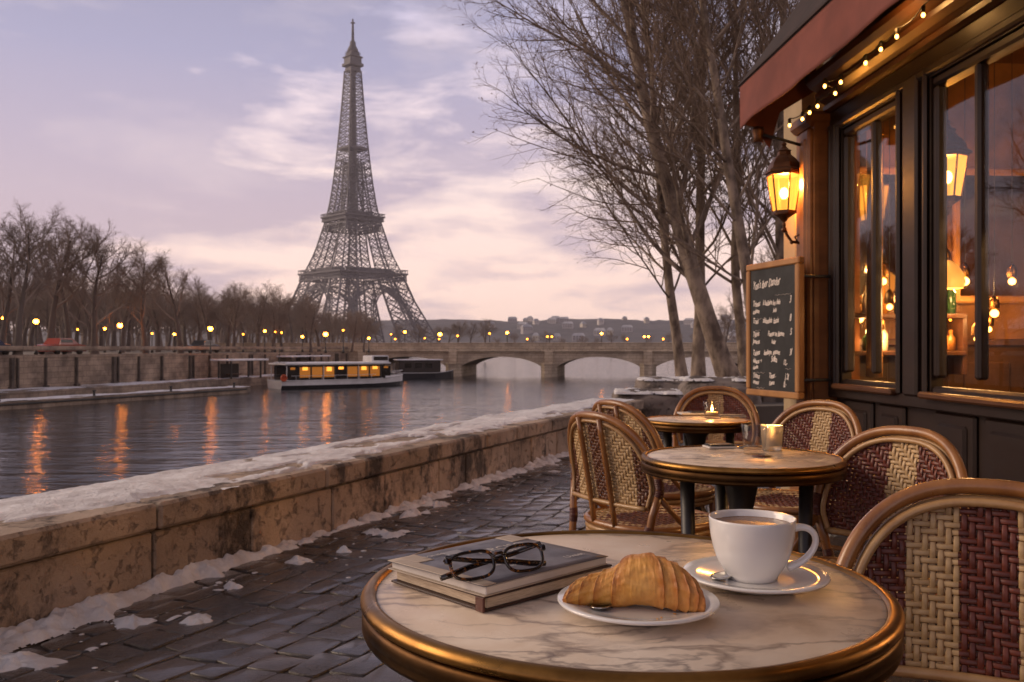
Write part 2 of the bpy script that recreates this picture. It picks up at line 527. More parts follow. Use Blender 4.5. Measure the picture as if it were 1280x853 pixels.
M = {}
M['marble'] = m_marble()
M['brass'] = pm('aged_brass', (.36, .185, .050), (.17, .082, .024), 9, .26, .46, metal=1, bump=.06, bscale=60, bdist=.002)
M['bronze'] = pm('dark_bronze_band', (.12, .058, .020), (.06, .030, .012), 8, .34, .5, metal=1, bump=.06, bscale=60, bdist=.002)
M['iron'] = pm('black_cast_iron', (.012, .010, .009), (.022, .017, .014), 12, .42, bump=.1, bscale=60)
M['china'] = pm('white_china', (.76, .74, .72), None, rough=.12, coat=.6)
M['coffee'] = pm('milky_coffee', (.17, .085, .04), (.27, .15, .08), 14, .22, dist=1.0)
M['crust_pale'] = None
M['steel'] = pm('cutlery_steel', (.55, .53, .50), None, rough=.18, metal=1)
M['rattan'] = pm('honey_rattan', (.34, .145, .040), (.20, .075, .020), 14, .26, .45, bump=.15, bscale=50, coat=.35, sc=(1, 1, .4))
M['rattan_pale'] = pm('pale_cane', (.46, .28, .12), (.34, .18, .07), 22, .38, bump=.15, bscale=70, coat=.2)
M['binding'] = pm('dark_red_cane_binding', (.10, .026, .016), (.06, .016, .010), 30, .4, bump=.2, bscale=90)
M['weave_red'] = pm('burgundy_woven_cane', (.155, .033, .016), (.075, .015, .008), 34, .36, .5, bump=.15, bscale=110, bdist=.002)
M['weave_cream'] = pm('cream_woven_cane', (.56, .38, .19), (.40, .25, .11), 34, .38, .5, bump=.15, bscale=110, bdist=.002)
M['weave_brown'] = pm('brown_woven_cane', (.14, .05, .02), (.09, .03, .015), 34, .38, bump=.15, bscale=110, bdist=.002)
M['stone'] = m_stone('limestone_parapet', (.54, .405, .30), (.038, .027, .021))
M['stone_grey'] = m_stone('grey_river_stone', (.40, .32, .27), (.08, .06, .05), .8)
M['stone_far'] = pm('quay_masonry', (.40, .30, .22), (.17, .125, .095), .8, .9, bump=.3, bscale=3, bdist=.05)
M['buttress'] = pm('sooty_buttress_stone', (.10, .075, .058), (.045, .034, .027), 2, .9)
M['bridge_stone'] = pm('bridge_masonry', (.60, .475, .35), (.42, .33, .245), .5, .88, bump=.2, bscale=2.5, bdist=.05)


def courses(m, w, h, amount):
    """Stone courses: thin darker joints over a masonry material."""
    nt = m.node_tree; b = nt.nodes['Principled BSDF']
    src = b.inputs['Base Color'].links[0].from_socket
    tc = N_(nt, 'ShaderNodeTexCoord'); sp = N_(nt, 'ShaderNodeSeparateXYZ'); nt.links.new(tc.outputs['Object'], sp.inputs[0])
    ad = N_(nt, 'ShaderNodeMath', operation='ADD'); nt.links.new(sp.outputs[0], ad.inputs[0]); nt.links.new(sp.outputs[1], ad.inputs[1])
    cb = N_(nt, 'ShaderNodeCombineXYZ'); nt.links.new(ad.outputs[0], cb.inputs[0]); nt.links.new(sp.outputs[2], cb.inputs[1])
    br = N_(nt, 'ShaderNodeTexBrick'); nt.links.new(cb.outputs[0], br.inputs['Vector'])
    br.inputs['Scale'].default_value = 1.0; br.inputs['Brick Width'].default_value = w; br.inputs['Row Height'].default_value = h; br.inputs['Mortar Size'].default_value = .022
    br.inputs['Color1'].default_value = (1, 1, 1, 1); br.inputs['Color2'].default_value = (.72, .70, .68, 1); br.inputs['Mortar'].default_value = (.35, .32, .30, 1)
    nt.links.new(mixc(nt, amount, src, br.outputs['Color'], 'MULTIPLY'), b.inputs['Base Color'])


courses(M['bridge_stone'], .95, .42, .75); courses(M['stone_far'], 1.1, .45, .75)
M['cabin_dim'] = emis('dimly_lit_cabin', (1, .34, .06), .22)
M['joint'] = pm('dark_mortar', (.035, .027, .022), (.02, .015, .013), 12, .8)
M['snow'] = pm('old_snow', (.84, .82, .82), (.60, .56, .55), 7, .75, bump=.7, bscale=46, bdist=.02)
M['snow_clean'] = pm('thin_snow', (.80, .79, .82), (.62, .60, .63), 2.2, .8, bump=.3, bscale=12, bdist=.03)
M['paving'] = m_paving()
M['grout'] = pm('wet_grout', (.035, .026, .020), (.065, .05, .039), 8, .35, .6, bump=.6, bscale=60)
M['water'] = m_water()
M['soil'] = pm('winter_ground', (.11, .085, .065), (.17, .14, .115), .6, .9, bump=.3, bscale=3, bdist=.05)
M['bark_near'] = pm('pale_flaking_bark', (.34, .255, .19), (.105, .072, .052), 5, .85, bump=.5, bscale=16, bdist=.02, sc=(1, 1, .5), lo=.38, hi=.62)
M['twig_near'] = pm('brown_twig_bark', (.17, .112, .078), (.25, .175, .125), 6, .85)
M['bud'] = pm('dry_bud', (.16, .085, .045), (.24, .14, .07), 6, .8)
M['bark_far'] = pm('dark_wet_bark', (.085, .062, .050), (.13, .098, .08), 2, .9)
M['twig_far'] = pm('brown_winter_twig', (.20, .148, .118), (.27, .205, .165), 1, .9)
M['tower_iron'] = pm('painted_tower_iron', (.082, .076, .086), (.062, .058, .066), .05, .7)
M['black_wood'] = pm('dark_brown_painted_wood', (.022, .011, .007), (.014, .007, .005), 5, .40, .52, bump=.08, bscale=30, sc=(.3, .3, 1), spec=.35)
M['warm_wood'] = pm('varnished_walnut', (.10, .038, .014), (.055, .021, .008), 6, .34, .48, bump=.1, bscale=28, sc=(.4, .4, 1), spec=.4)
M['pilaster_wood'] = pm('wood_tinted_as_lamplit', (.24, .095, .030), (.14, .052, .016), 6, .36, .5, bump=.1, bscale=28, sc=(.4, .4, 1), spec=.4)  # walnut made lighter and golden; the lantern's glow is put into its colour
M['frame_oak'] = pm('golden_oak_frame', (.42, .20, .065), (.32, .14, .042), 10, .4, bump=.1, bscale=40, sc=(1, 1, .3))
M['plaster'] = pm('cream_painted_pier', (.42, .30, .17), (.34, .24, .13), 4, .7, bump=.15, bscale=30)
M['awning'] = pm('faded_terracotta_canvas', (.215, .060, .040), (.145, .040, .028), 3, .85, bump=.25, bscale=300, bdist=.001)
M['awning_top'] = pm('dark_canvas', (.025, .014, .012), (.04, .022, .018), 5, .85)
M['slate'] = pm('chalkboard_slate', (.007, .007, .007), (.022, .020, .020), 3.5, .55, .75, lo=.4, hi=.8)
M['chalk'] = pm('chalk', (.80, .70, .62), (.60, .52, .46), 60, .95)
M['pane'] = glass_pane('window_pane')
M['hull_white'] = pm('white_hull_paint', (.62, .60, .60), (.48, .46, .46), .7, .35)
M['hull_dark'] = pm('dark_hull_paint', (.022, .020, .022), None, rough=.35)
M['boat_glass'] = pm('boat_glass', (.012, .010, .010), None, rough=.08)
M['lit_cabin'] = emis('lit_cabin_window', (1, .34, .045), 1.5)
M['lamp_amber'] = emis('dim_amber_lamp', (1, .27, .022), 9)
M['lamp_glow'] = emis('street_lamp_glow', (1, .25, .016), 42)
M['bulb'] = emis('warm_bulb', (1, .42, .075), 9)
M['bulb_hot'] = emis('lantern_bulb', (1, .55, .17), 40)
M['flame'] = emis('candle_flame', (1, .55, .15), 30)
M['dark_metal'] = pm('dark_metal', (.020, .017, .015), (.03, .025, .02), 3, .5)
M['copper'] = pm('weathered_copper', (.13, .055, .022), (.08, .032, .015), 9, .35, .55, metal=.7, bump=.1, bscale=40)
M['wall_warm'] = pm('interior_ochre_wall', (.27, .112, .030), (.08, .030, .008), 2.6, .7)
M['wall_dark'] = pm('interior_dark_timber', (.09, .038, .014), (.05, .02, .008), 3, .4)
M['render_upper'] = pm('upper_wall_render', (.10, .07, .05), (.07, .05, .037), 2, .8, bump=.2, bscale=20)
M['paper'] = pm('book_page_edges', (.62, .50, .36), (.42, .32, .22), 60, .85, sc=(1, 1, 14))
M['paper_white'] = pm('white_paper', (.66, .61, .56), (.56, .51, .46), 14, .8)
M['cover_blue'] = pm('grey_blue_book_cover', (.075, .075, .098), (.145, .138, .155), 11, .38, .6, bump=.06, bscale=60)
M['cover_beige'] = pm('beige_book_band', (.50, .41, .32), (.42, .34, .26), 14, .6)
M['cover_dark'] = pm('oxblood_book_boards', (.05, .018, .014), (.03, .014, .012), 16, .45)
M['ink_pale'] = pm('pale_cover_print', (.34, .33, .35), (.28, .27, .29), 30, .6)
M['wax'] = pm('candle_wax', (.7, .55, .35), None, rough=.5)
# ------------------------------------------------------------------ the setting: ground, river, paving, wall
W0 = np.array([-1.82, 3.15]); WE = np.array([.3907, .9205]); WN = np.array([.9205, -.3907])   # wall face: start, along, towards terrace
WATER_Z = -3.0
S_END = 8.9


def wp(s, t):
    p = W0 + WE * s + WN * t
    return float(p[0]), float(p[1])


WXF = Matrix(((WE[0], WN[0], 0, W0[0]), (WE[1], WN[1], 0, W0[1]), (0, 0, 1, 0), (0, 0, 0, 1)))   # (s, t, z) -> world (mirrored: z kept)

# far quay line (foot of the far quay wall) and the river's edges
QA, QB = np.array([-52.0, 6.0]), np.array([-22.0, 131.0])
qd = (QB - QA) / np.linalg.norm(QB - QA); qn = np.array([qd[1], -qd[0]])       # qn points to the river


def qp(s, t):
    p = QA + qd * s + qn * t
    return float(p[0]), float(p[1])


def poly_sheet(mb, pts, z, mat=0, skirt=None):
    n = len(pts)
    mb.add([(x, y, z) for x, y in pts], [tuple(range(n))], mat, False)
    if skirt is not None:
        mb.add([(x, y, z) for x, y in pts] + [(x, y, skirt) for x, y in pts], [(i, (i + 1) % n, n + (i + 1) % n, n + i) for i in range(n)], mat, False)


mb = MB()
LQ = [qp(-60, -.6), qp(0, -.6), qp(128, -.6), qp(150, -.6), (-42, 300), (-60, 520)]
poly_sheet(mb, [(-1900, -140)] + LQ + [(-60, 2480), (-1500, 2480), (-1500, -140)][1:2] + [(-1900, 2480)], .45, 0, -5.5)
poly_sheet(mb, [(-59.9, 520), (150, 560), (150, 2480), (-59.9, 2480)], .2, 0, -5.5)
RB = [wp(S_END + .3, .1), (4.6, 15), (9.5, 30), (19, 62), (32, 108), (52, 170), (90, 330), (150.1, 560)]
poly_sheet(mb, RB + [(150.1, 2480), (1500, 2480), (1500, 13.2), (6.8, 13.2)], .24, 0, -5.5)
ground = tag(mb.build('ground', M['soil']), kind='structure')

mb = MB()
poly_sheet(mb, [(-120, -120), (260, -120), (260, 700), (-120, 700)], WATER_Z)
river = tag(mb.build('river', M['water']), kind='structure')

# terrace: wet irregular stone slabs over dark wet joints
mb = MB()
poly_sheet(mb, [wp(-9, -.02), wp(S_END + .9, -.02), (9, 13.1), (9, -6)], -.007, 1, -3.4)
tones = []
rr = random.Random(3)
nv0 = mb.n
t = -.12; row = 0
while t < 6.6:
    rw = rr.uniform(.115, .185)
    s = -5.2 + rr.uniform(0, .3)
    while s < 11.5:
        ln = rr.choice((rr.uniform(.12, .18), rr.uniform(.15, .27), rr.uniform(.15, .24)))
        c = wp(s + ln / 2, t + rw / 2)
        if c[1] < 13 and c[1] > -1.2 and c[0] < 3.4:
            g = .0035
            x0, x1, y0, y1 = s + g, s + ln - g, t + g, t + rw - g
            j = lambda a: rr.uniform(-a, a)
            cr = .009
            o = []
            for (px, py), (dx, dy) in (((x0, y0), (1, 1)), ((x1, y0), (-1, 1)), ((x1, y1), (-1, -1)), ((x0, y1), (1, -1))):
                px += j(.020); py += j(.016)
                a, b_ = (px + dx * cr, py), (px, py + dy * cr)
                o += [b_, a] if dx * dy > 0 else [a, b_]
            mx_, my_ = sum(p[0] for p in o) / 8, sum(p[1] for p in o) / 8
            tx, ty, hz = rr.gauss(0, .011), rr.gauss(0, .011), rr.uniform(-.0028, .0028)
            V = []
            for k, zz in ((1.0, -.02), (1.0, -.003), (.972, 0.0), (.93, .0005)):
                for (px, py) in o:
                    qx, qy = mx_ + (px - mx_) * k, my_ + (py - my_) * k
                    z_ = zz + (hz + tx * (qx - mx_) + ty * (qy - my_) if zz > -.02 else 0)
                    X, Y = wp(qx, qy + .07 * math.sin(qx * .9) + .03 * math.sin(qx * 2.3 + 1)); V.append((X, Y, z_))
            V.append((*wp(mx_, my_ + .07 * math.sin(mx_ * .9) + .03 * math.sin(mx_ * 2.3 + 1)), hz + .0006))
            Fc = []
            for L_ in (0, 8, 16):
                Fc += [(L_ + i, L_ + (i + 1) % 8, L_ + 8 + (i + 1) % 8, L_ + 8 + i) for i in range(8)]
            Fc += [(24 + i, 24 + (i + 1) % 8, 32) for i in range(8)]
            mb.add(V, Fc, 0, True)
            tones += [rr.random()] * 33
        s += ln
    t += rw; row += 1
paving = tag(mb.build('paving', [M['paving'], M['grout']], attr={'tone': [0.5] * nv0 + tones}), kind='structure')

# parapet wall beside the terrace: coursed blocks, coping stones, snow on top
wall = thing('parapet_wall', 'low weathered limestone parapet along the river with snow lying on its coping', 'wall', (*wp(0, 0), 0))
WI = Matrix.Translation((-W0[0], -W0[1], 0)) @ WXF
mb = MB(); mb.M = WI; wt = []
mb.box((2, -.34, -1.55), (14.2, .58, 3.4), mat=1); wt += [.3] * mb.n
joints = [-5.2, -4.3, -3.5, -2.7, -1.75, -.62, .724, 1.358, 2.05, 2.62, 3.35, 3.78, 4.6, 5.1, 5.75, 6.3, 7.0, 7.6, 8.2, S_END]
for a, b_ in zip(joints[:-1], joints[1:]):
    mb.box(((a + b_) / 2, -.09 + rr.uniform(-.004, .004), .115), (b_ - a - .012, .18, .255), .008); wt += [rr.random()] * (mb.n - len(wt))
mb.build('masonry', [M['stone'], M['joint']], wall, attr={'tone': wt})
mb = MB(); mb.M = WI
wt = []
cj = [-5.2, -4.0, -2.9, -1.9, -.75, .724, 1.95, 2.36, 3.3, 4.1, 4.7, 5.55, 6.1, 6.9, 7.5, 8.2, S_END]
for a, b_ in zip(cj[:-1], cj[1:]):
    mb.box(((a + b_) / 2, -.305 + rr.uniform(-.004, .004), .312), (b_ - a - .008, .67, .116), .014); wt += [rr.random() * .7] * (mb.n - len(wt))
mb.build('coping', M['stone'], wall, attr={'tone': wt})
# snow cap: an uneven sheet with melted front edge
s_ = np.linspace(-5.2, S_END - .02, 1300); t_ = np.linspace(-.655, .035, 80)
S, T = np.meshgrid(s_, t_, indexing='ij')
n1 = fbm(S * 2.2, T * 3.0, 11, 5); n2 = fbm(S * 9, T * 9, 21, 4); n3 = fbm(S * .9, T * 0 + .5, 31, 3)
edge = -.035 - .26 * (n3 - .30) - .16 * (n2 - .5)
n4 = fbm(S * 26, T * 26, 23, 3)
h = .036 * (n1 - .22) + .020 * (n2 - .5) + .005 * (n4 - .5) + .004
h = h * np.clip((edge - T) / .05, -1, 1) * np.clip((T + .675) / .05, 0, 1)
bare = fbm(S * 1.6 + 4, T * 5 + 9, 41, 5)
h -= np.clip((bare - .60) * .30, 0, .05) * (T > -.5)
P = np.stack([S, T, .368 + np.maximum(h, -.004)], -1)
P = np.concatenate([P.reshape(-1, 3) @ np.array(WI)[:3, :3].T + np.array(WI)[:3, 3]]).reshape(P.shape)
mx4 = np.maximum.reduce([h[:-1, :-1], h[1:, :-1], h[:-1, 1:], h[1:, 1:]]) > .001
MB().grid(P, 0, mx4).build('snow', M['snow'], wall)

# snow swept along the wall's foot, with loose lumps before it
s_ = np.linspace(-5.2, S_END, 1500); t_ = np.linspace(0.0, .62, 84)
S, T = np.meshgrid(s_, t_, indexing='ij')
w = -.01 + .19 * fbm(S * 1.5, S * 0, 51, 4) + .12 * (fbm(S * 6, S * 0 + 3, 61, 3) - .5)
n2 = fbm(S * 17, T * 17, 71, 5); n3 = fbm(S * 4, T * 5, 81, 4)
h = (.060 * fbm(S * 2.0, S * 0 + 7, 91, 3)) * np.clip(1 - (T / w) ** 1.6, -1, 1) + .08 * (n2 - .5) * np.clip(1.15 - T / (w * 1.35), 0, 1)
lump = (np.clip(fbm(S * 4.4 + 9, T * 5.2, 101, 4) - .70, 0, 1)) * .30 * np.clip(1.25 - T / .5, 0, 1)
h = np.maximum(h, lump - .004) - .002
P = np.stack([W0[0] + WE[0] * S + WN[0] * T, W0[1] + WE[1] * S + WN[1] * T, np.maximum(h, -.008)], -1)
mx4 = np.maximum.reduce([h[:-1, :-1], h[1:, :-1], h[:-1, 1:], h[1:, 1:]]) > 0.002
mb = MB(); mb.grid(P, 0, mx4)
for (px, py, a, b_) in ((165, 779, .055, .035), (249, 776, .045, .03), (372, 702, .05, .03), (22, 828, .10, .045), (470, 667, .06, .03), (545, 632, .07, .035), (290, 735, .03, .02), (430, 690, .03, .02), (600, 612, .05, .03)):
    c = on_plane(px, py, 0)
    ang = np.linspace(0, 2 * np.pi, 41)[:-1]; rad = np.linspace(0, 1, 12)
    A, Rr = np.meshgrid(ang, rad, indexing='ij')
    q = .9 + .6 * (fbm(np.cos(A) * 2.2 + px, np.sin(A) * 2.2 + py, 5, 4) - .5) * 2
    X = c.x + np.cos(A) * Rr * a * q * 1.5; Y = c.y + np.sin(A) * Rr * b_ * q * 2.2
    Z = .024 * (1 - Rr ** 2) * (0.2 + 1.6 * fbm(X * 45, Y * 45, 9, 4)) - .003
    Pp = np.stack([X, Y, Z], -1); Pp = np.concatenate([Pp, Pp[:1]], 0)
    mb.grid(Pp)
sr = random.Random(12)
for _ in range(150):
    s = sr.uniform(-.5, 8.5); t = .12 + abs(sr.gauss(0, .28)); x, y = wp(s, t); q = sr.uniform(.002, .008) * (1.6 if sr.random() < .12 else 1)
    mb.sphere((x, y, .002), q, 7, 5, sc=(sr.uniform(.8, 2.6), sr.uniform(.8, 2.2), .35))
tag(mb.build('swept_snow', M['snow']), 'band of melting white snow and loose lumps along the foot of the parapet', 'snow', kind='stuff')

# rough stone blocks where the wall ends
blocks = [('broad snow-edged stone block in front, where the parapet ends', 770, 862, 490, 525, 11.6, .9),
          ('tall weathered stone block behind, nearest the menu board', 858, 962, 474, 520, 12.6, 1.1),
          ('flat snowy stone slab on the bank below the tree trunks', 800, 915, 474, 487, 14.6, 1.2)]
for bi, (lab, x0, x1, y0, y1, d, dep) in enumerate(blocks):
    a = at(x0, y0, d); b_ = at(x1, y1, d)
    zt = a.z; wd = b_.x - a.x
    t_ = thing('stone_block', lab, 'stone block', ((a.x + b_.x) / 2, d + dep / 2, 0), R(-6), 'rough stone blocks on the river bank')
    n = 26
    u = np.linspace(-1, 1, n); U, Vv = np.meshgrid(u, u, indexing='ij')
    mb = MB()
    hgt = zt + .25
    # superellipsoid block, roughened
    th = np.linspace(-np.pi / 2, np.pi / 2, 44); ph = np.linspace(0, 2 * np.pi, 97)
    TH, PH = np.meshgrid(th, ph, indexing='ij')
    pw = lambda v, e: np.sign(v) * np.abs(v) ** e
    X = pw(np.cos(TH), .42) * pw(np.cos(PH), .42); Y = pw(np.cos(TH), .42) * pw(np.sin(PH), .42); Z = pw(np.sin(TH), .42)
    nz = 1 + .30 * (fbm(X * 2 + 3 + bi * 5, Y * 2 + Z * 2.3, 7, 5) - .5)
    P = np.stack([X * wd / 2 * nz, Y * dep / 2 * nz, (Z * nz + 1) * hgt / 2 - .25], -1)
    mb.grid(P); mb.build('stone', M['stone_grey'], t_)
    a_ = np.linspace(-1, 1, 60); A, B = np.meshgrid(a_, a_, indexing='ij')
    hh = (.09 * (fbm(A * 2.6 + bi * 3, B * 2.6, 15, 4) - .46 - (.06 if bi == 1 else 0)) + .02 * (fbm(A * 9, B * 9, 17, 3) - .5)) * np.clip((1 - np.maximum(abs(A), abs(B)) ** 6) * 3, 0, 1)
    P = np.stack([A * wd * .47, B * dep * .47, zt - .035 + np.where(hh > 0, hh + .020, 0)], -1)
    k = np.maximum.reduce([hh[:-1, :-1], hh[1:, :-1], hh[:-1, 1:], hh[1:, 1:]]) > .001
    MB().grid(P, 0, k).build('snow', M['snow'], t_)
# low retaining wall between terrace and bank
lw = thing('retaining_wall', 'low grey stone retaining wall behind the far cafe table', 'wall', (3.2, 13.15, 0))
mb = MB()
x = -1.0
while x < 5.5:
    ln = rr.uniform(.5, .95)
    for z0, z1 in ((0, .2), (.2, .42)):
        mb.box((x + ln / 2, 0, (z0 + z1) / 2 - .02), (ln - .012, .34, z1 - z0 - .01), .015)
    x += ln
mb.build('masonry', M['stone_grey'], lw)
s2 = np.linspace(-.95, 5.4, 160); t2 = np.linspace(-.16, .16, 14); S, T = np.meshgrid(s2, t2, indexing='ij')
hh = .06 * (fbm(S * 2, T * 4, 111, 4) - .40)
MB().grid(np.stack([S, T, .385 + np.maximum(hh, -.01) + .008], -1), 0, np.maximum.reduce([hh[:-1, :-1], hh[1:, 1:]]) > 0).build('snow', M['snow'], lw)

# ------------------------------------------------------------------ far quay
QL = float(np.linalg.norm(QB - QA))
QXF = Matrix(((qd[0], qn[0], 0, QA[0]), (qd[1], qn[1], 0, QA[1]), (0, 0, 1, 0), (0, 0, 0, 1)))
QI = Matrix.Translation((-QA[0], -QA[1], 0)) @ QXF
quay = thing('quay_wall', 'long brown masonry quay wall with buttress posts across the river', 'wall', (QA[0], QA[1], 0))
mb = MB(); mb.M = QI
mb.box((QL / 2 - 20, -.5, -1.55), (QL + 40, .9, 4.1))
mb.build('masonry', M['stone_far'], quay)
mb = MB(); mb.M = QI
mb.box((QL / 2 - 20, -.45, 1.0), (QL + 40, .75, .36), .05)
mb.box((QL / 2 - 20, -.33, .36), (QL + 40, .70, .22), .04)
mb.build('coping', M['stone_far'], quay)
k = 0
s = 12.0
while s < QL - 4:
    if s > 42:
        w_ = (.14, .28, .10)[k % 3]
        mb = MB(); mb.M = QI
        mb.box((s, .06, -.92), (w_, .26, 2.36), .02)
        mb.box((s, .10, -2.0), (w_ + .25, .36, .2), .02)
        if k % 3 == 1: mb.box((s + .55, .06, -.92), (.14, .22, 2.36), .02)
        mb.build('buttress', M['buttress'], quay)
    s += 3.4 if k % 3 else 4.6
    k += 1
mb = MB(); mb.M = QXF
mb.box((QL / 2 - 15, 1.55, -2.75), (QL + 30, 3.4, 1.3), .05)
tag(mb.build('quay_walkway', M['stone_far']), kind='structure')
s2 = np.linspace(-20, QL, 400); t2 = np.linspace(.1, 3.2, 16); S, T = np.meshgrid(s2, t2, indexing='ij')
hh = fbm(S * .35, T * 1.1, 121, 4) - .47
mb = MB(); mb.M = QXF
mb.grid(np.stack([S, T, -2.095 + np.clip(hh, 0, .2) * .3], -1), 0, np.maximum.reduce([hh[:-1, :-1], hh[1:, 1:]]) > 0)
tag(mb.build('walkway_snow', M['snow_clean']), 'patchy thin snow along the foot of the far quay wall', 'snow', kind='stuff')
# floating landing stage with snow on its deck
pa, pb = np.array([-41.0, 38.0]), np.array([-22.9, 81.0])
pdv = (pb - pa) / np.linalg.norm(pb - pa); pl = float(np.linalg.norm(pb - pa))
dock = thing('landing_stage', 'long low landing stage with snow covered deck on the far side of the river', 'landing stage', (pa[0], pa[1], WATER_Z), math.atan2(pdv[1], pdv[0]))
mb = MB(); mb.prism([(0, -.1), (pl - 2, -.1), (pl, 1.2), (pl - 1.2, 2.7), (0, 2.7)], -.3, .52); mb.build('pontoon', M['stone_far'], dock)
mb = MB(); mb.box((pl / 2 - 1, -.16, .36), (pl - 2.2, .12, .12), .03); mb.build('fender', M['dark_metal'], dock)
s2 = np.linspace(.1, pl - 1.2, 300); t2 = np.linspace(.1, 2.5, 20); S, T = np.meshgrid(s2, t2, indexing='ij')
hh = .25 * (fbm(S * .5, T * 1.4, 131, 4) - .33)
MB().grid(np.stack([S, T, .525 + np.clip(hh, 0, .05)], -1), 0, np.maximum.reduce([hh[:-1, :-1], hh[1:, 1:]]) > 0).build('snow', M['snow_clean'], dock)
for i in range(6):
    mb = MB(); mb.lathe([(.11, 0), (.09, .1), (.075, .35), (.14, .38), (.14, .44), (.02, .47)], 10, (6 + i * 7.5, .4, .52)); mb.build('bollard', M['dark_metal'], dock)
# shelter on the quay, beside the boat
c = at(300, 470, 92)
sh = thing('quay_shelter', 'small flat roofed shelter on posts beside the moored tour boat', 'shelter', (c.x, c.y, -2.1), R(60))
for px, py in ((-2, -.9), (2, -.9), (-2, .9), (2, .9)):
    MB().box((px, py, .9), (.16, .16, 1.8), .02).build('post', M['dark_metal'], sh)
MB().box((0, 0, 1.9), (5.6, 2.6, .18), .04).build('roof', M['snow_clean'], sh)
MB().box((-.6, .85, .75), (2.4, .12, 1.5), .02).build('back_panel', M['black_wood'], sh)
MB().box((-.6, .3, .42), (1.8, .4, .1), .02).build('bench', M['warm_wood'], sh)

# ------------------------------------------------------------------ bridge
BR = thing('stone_bridge', 'pale stone bridge with shallow arches crossing the river', 'bridge', (0, 128, 0), R(-9))
HW = 5.5; DECK = .62
piers = [-20.6, -7.4, 6.0, 19.4, 33.0]            # pier centres along the bridge
PWD = 1.7; SPR = -1.85
xs = np.linspace(-44, 52, 769)


def arch_z(x):
    for a, b_ in zip([-33.8] + piers, piers + [46.5]):
        if a + PWD / 2 < x < b_ - PWD / 2:
            m_ = (a + b_) / 2; hw = (b_ - a - PWD) / 2
            u = (x - m_) / hw
            return SPR + 1.65 * (1 - abs(u) ** 2.1) ** .70
    return WATER_Z - 2


zb = np.array([arch_z(x) for x in xs])
mb = MB()
for sgn in (-1, 1):
    P = np.stack([np.stack([xs, np.full_like(xs, sgn * HW), zb], -1), np.stack([xs, np.full_like(xs, sgn * HW), np.full_like(xs, DECK)], -1)], 1)
    mb.grid(P, 0, smooth=False)
P = np.stack([np.stack([xs, np.full_like(xs, s2_ * HW), zb], -1) for s2_ in (-1, 1)], 1)
mb.grid(P, 0, smooth=False)
mb.box((4, 0, DECK + .02), (96, 2 * HW, .1))
mb.build('arch_spans', M['bridge_stone'], BR, recalc=False)
for p in piers:
    mb = MB()
    mb.prism([(p - PWD / 2 - .25, -HW), (p - .5, -HW - 1.0), (p + .5, -HW - 1.0), (p + PWD / 2 + .25, -HW), (p + PWD / 2 + .25, HW), (p, HW + 1), (p - PWD / 2 - .25, HW)], WATER_Z - 1.5, SPR + .55)
    mb.prism([(p - PWD / 2 - .33, -HW - .05), (p - .58, -HW - 1.1), (p + .58, -HW - 1.1), (p + PWD / 2 + .33, -HW - .05)], SPR + .55, SPR + .75)
    mb.box((p, -HW - .22, (SPR + DECK) / 2 + .3), (1.15, .44, DECK - SPR - .75), .04)
    mb.build('pier', M['bridge_stone'], BR)
for sgn in (-1, 1):
    mb = MB(); mb.box((4, sgn * (HW + .16), DECK + .02), (96, .42, .30), .06); mb.box((4, sgn * (HW + .05), DECK - .26), (96, .22, .2), .04)
    mb.build('cornice', M['bridge_stone'], BR)
    mb = MB(); mb.box((4, sgn * (HW - .05), DECK + .62), (96, .30, .78), .03); mb.box((4, sgn * (HW - .05), DECK + 1.05), (96, .46, .16), .04)
    for q in np.arange(-42, 52, 3.35): mb.box((q, sgn * (HW - .05), DECK + .6), (.5, .42, .84), .02)
    mb.build('parapet', M['bridge_stone'], BR)
bm_ = Matrix.Translation((0, 128, 0)) @ Matrix.Rotation(R(-9), 4, 'Z')


def lamp(name, label, loc, hgt, group, r=.2, heads=1, mat='lamp_glow', arm=.5):
    t_ = thing(name, label, 'street lamp', loc, 0, group)
    mb = MB()
    mb.lathe([(.16, 0), (.16, .25), (.09, .4), (.05, .9), (.04, hgt - .3), (.07, hgt - .24), (.03, hgt - .15)], 10)
    if heads > 1: mb.beam((-arm, 0, hgt - .35), (arm, 0, hgt - .35), .035)
    mb.build('post', M['dark_metal'], t_)
    for k in range(heads):
        x = 0 if heads == 1 else (-arm + 2 * arm * k / (heads - 1))
        MB().sphere((x, 0, hgt), r, 12, 8).build('globe', M[mat], t_)
        MB().lathe([(r * .9, hgt + r * .75), (r * .5, hgt + r * 1.15), (.02, hgt + r * 1.5)], 10, (x, 0, 0)).build('cap', M['dark_metal'], t_)
    return t_


proto = {}
BL = [(572, 420, 1), (612, 417, 1), (634, 416, 1), (659, 424, 1), (687, 421, 2), (752, 417, 1), (784, 424, 1), (808, 421, 2), (829, 424, 1), (884, 424, 1)]
for i, (px, py, hd) in enumerate(BL):
    c = at(px, py, 123.5)
    # on the near or far footway of the bridge
    loc = bm_ @ Vector((c.x / math.cos(R(9)) * 1.0, -HW + .9 if i % 2 == 0 else HW - .9, DECK + .07))
    d = loc.y; hz = CZ - (py - HY) * d / F - loc.z
    loc.x = (px - HX) * d / F
    lamp('bridge_lamp', '%s glowing lamp from the left along the stone bridge%s' % (ORD[i], ', with two globes' if hd == 2 else ''), loc, max(hz, 1.3), 'lamps along the bridge', .17 if i in (2, 5) else .13, hd, arm=.3, mat='lamp_glow' if i in (2, 5, 7) else 'lamp_amber')

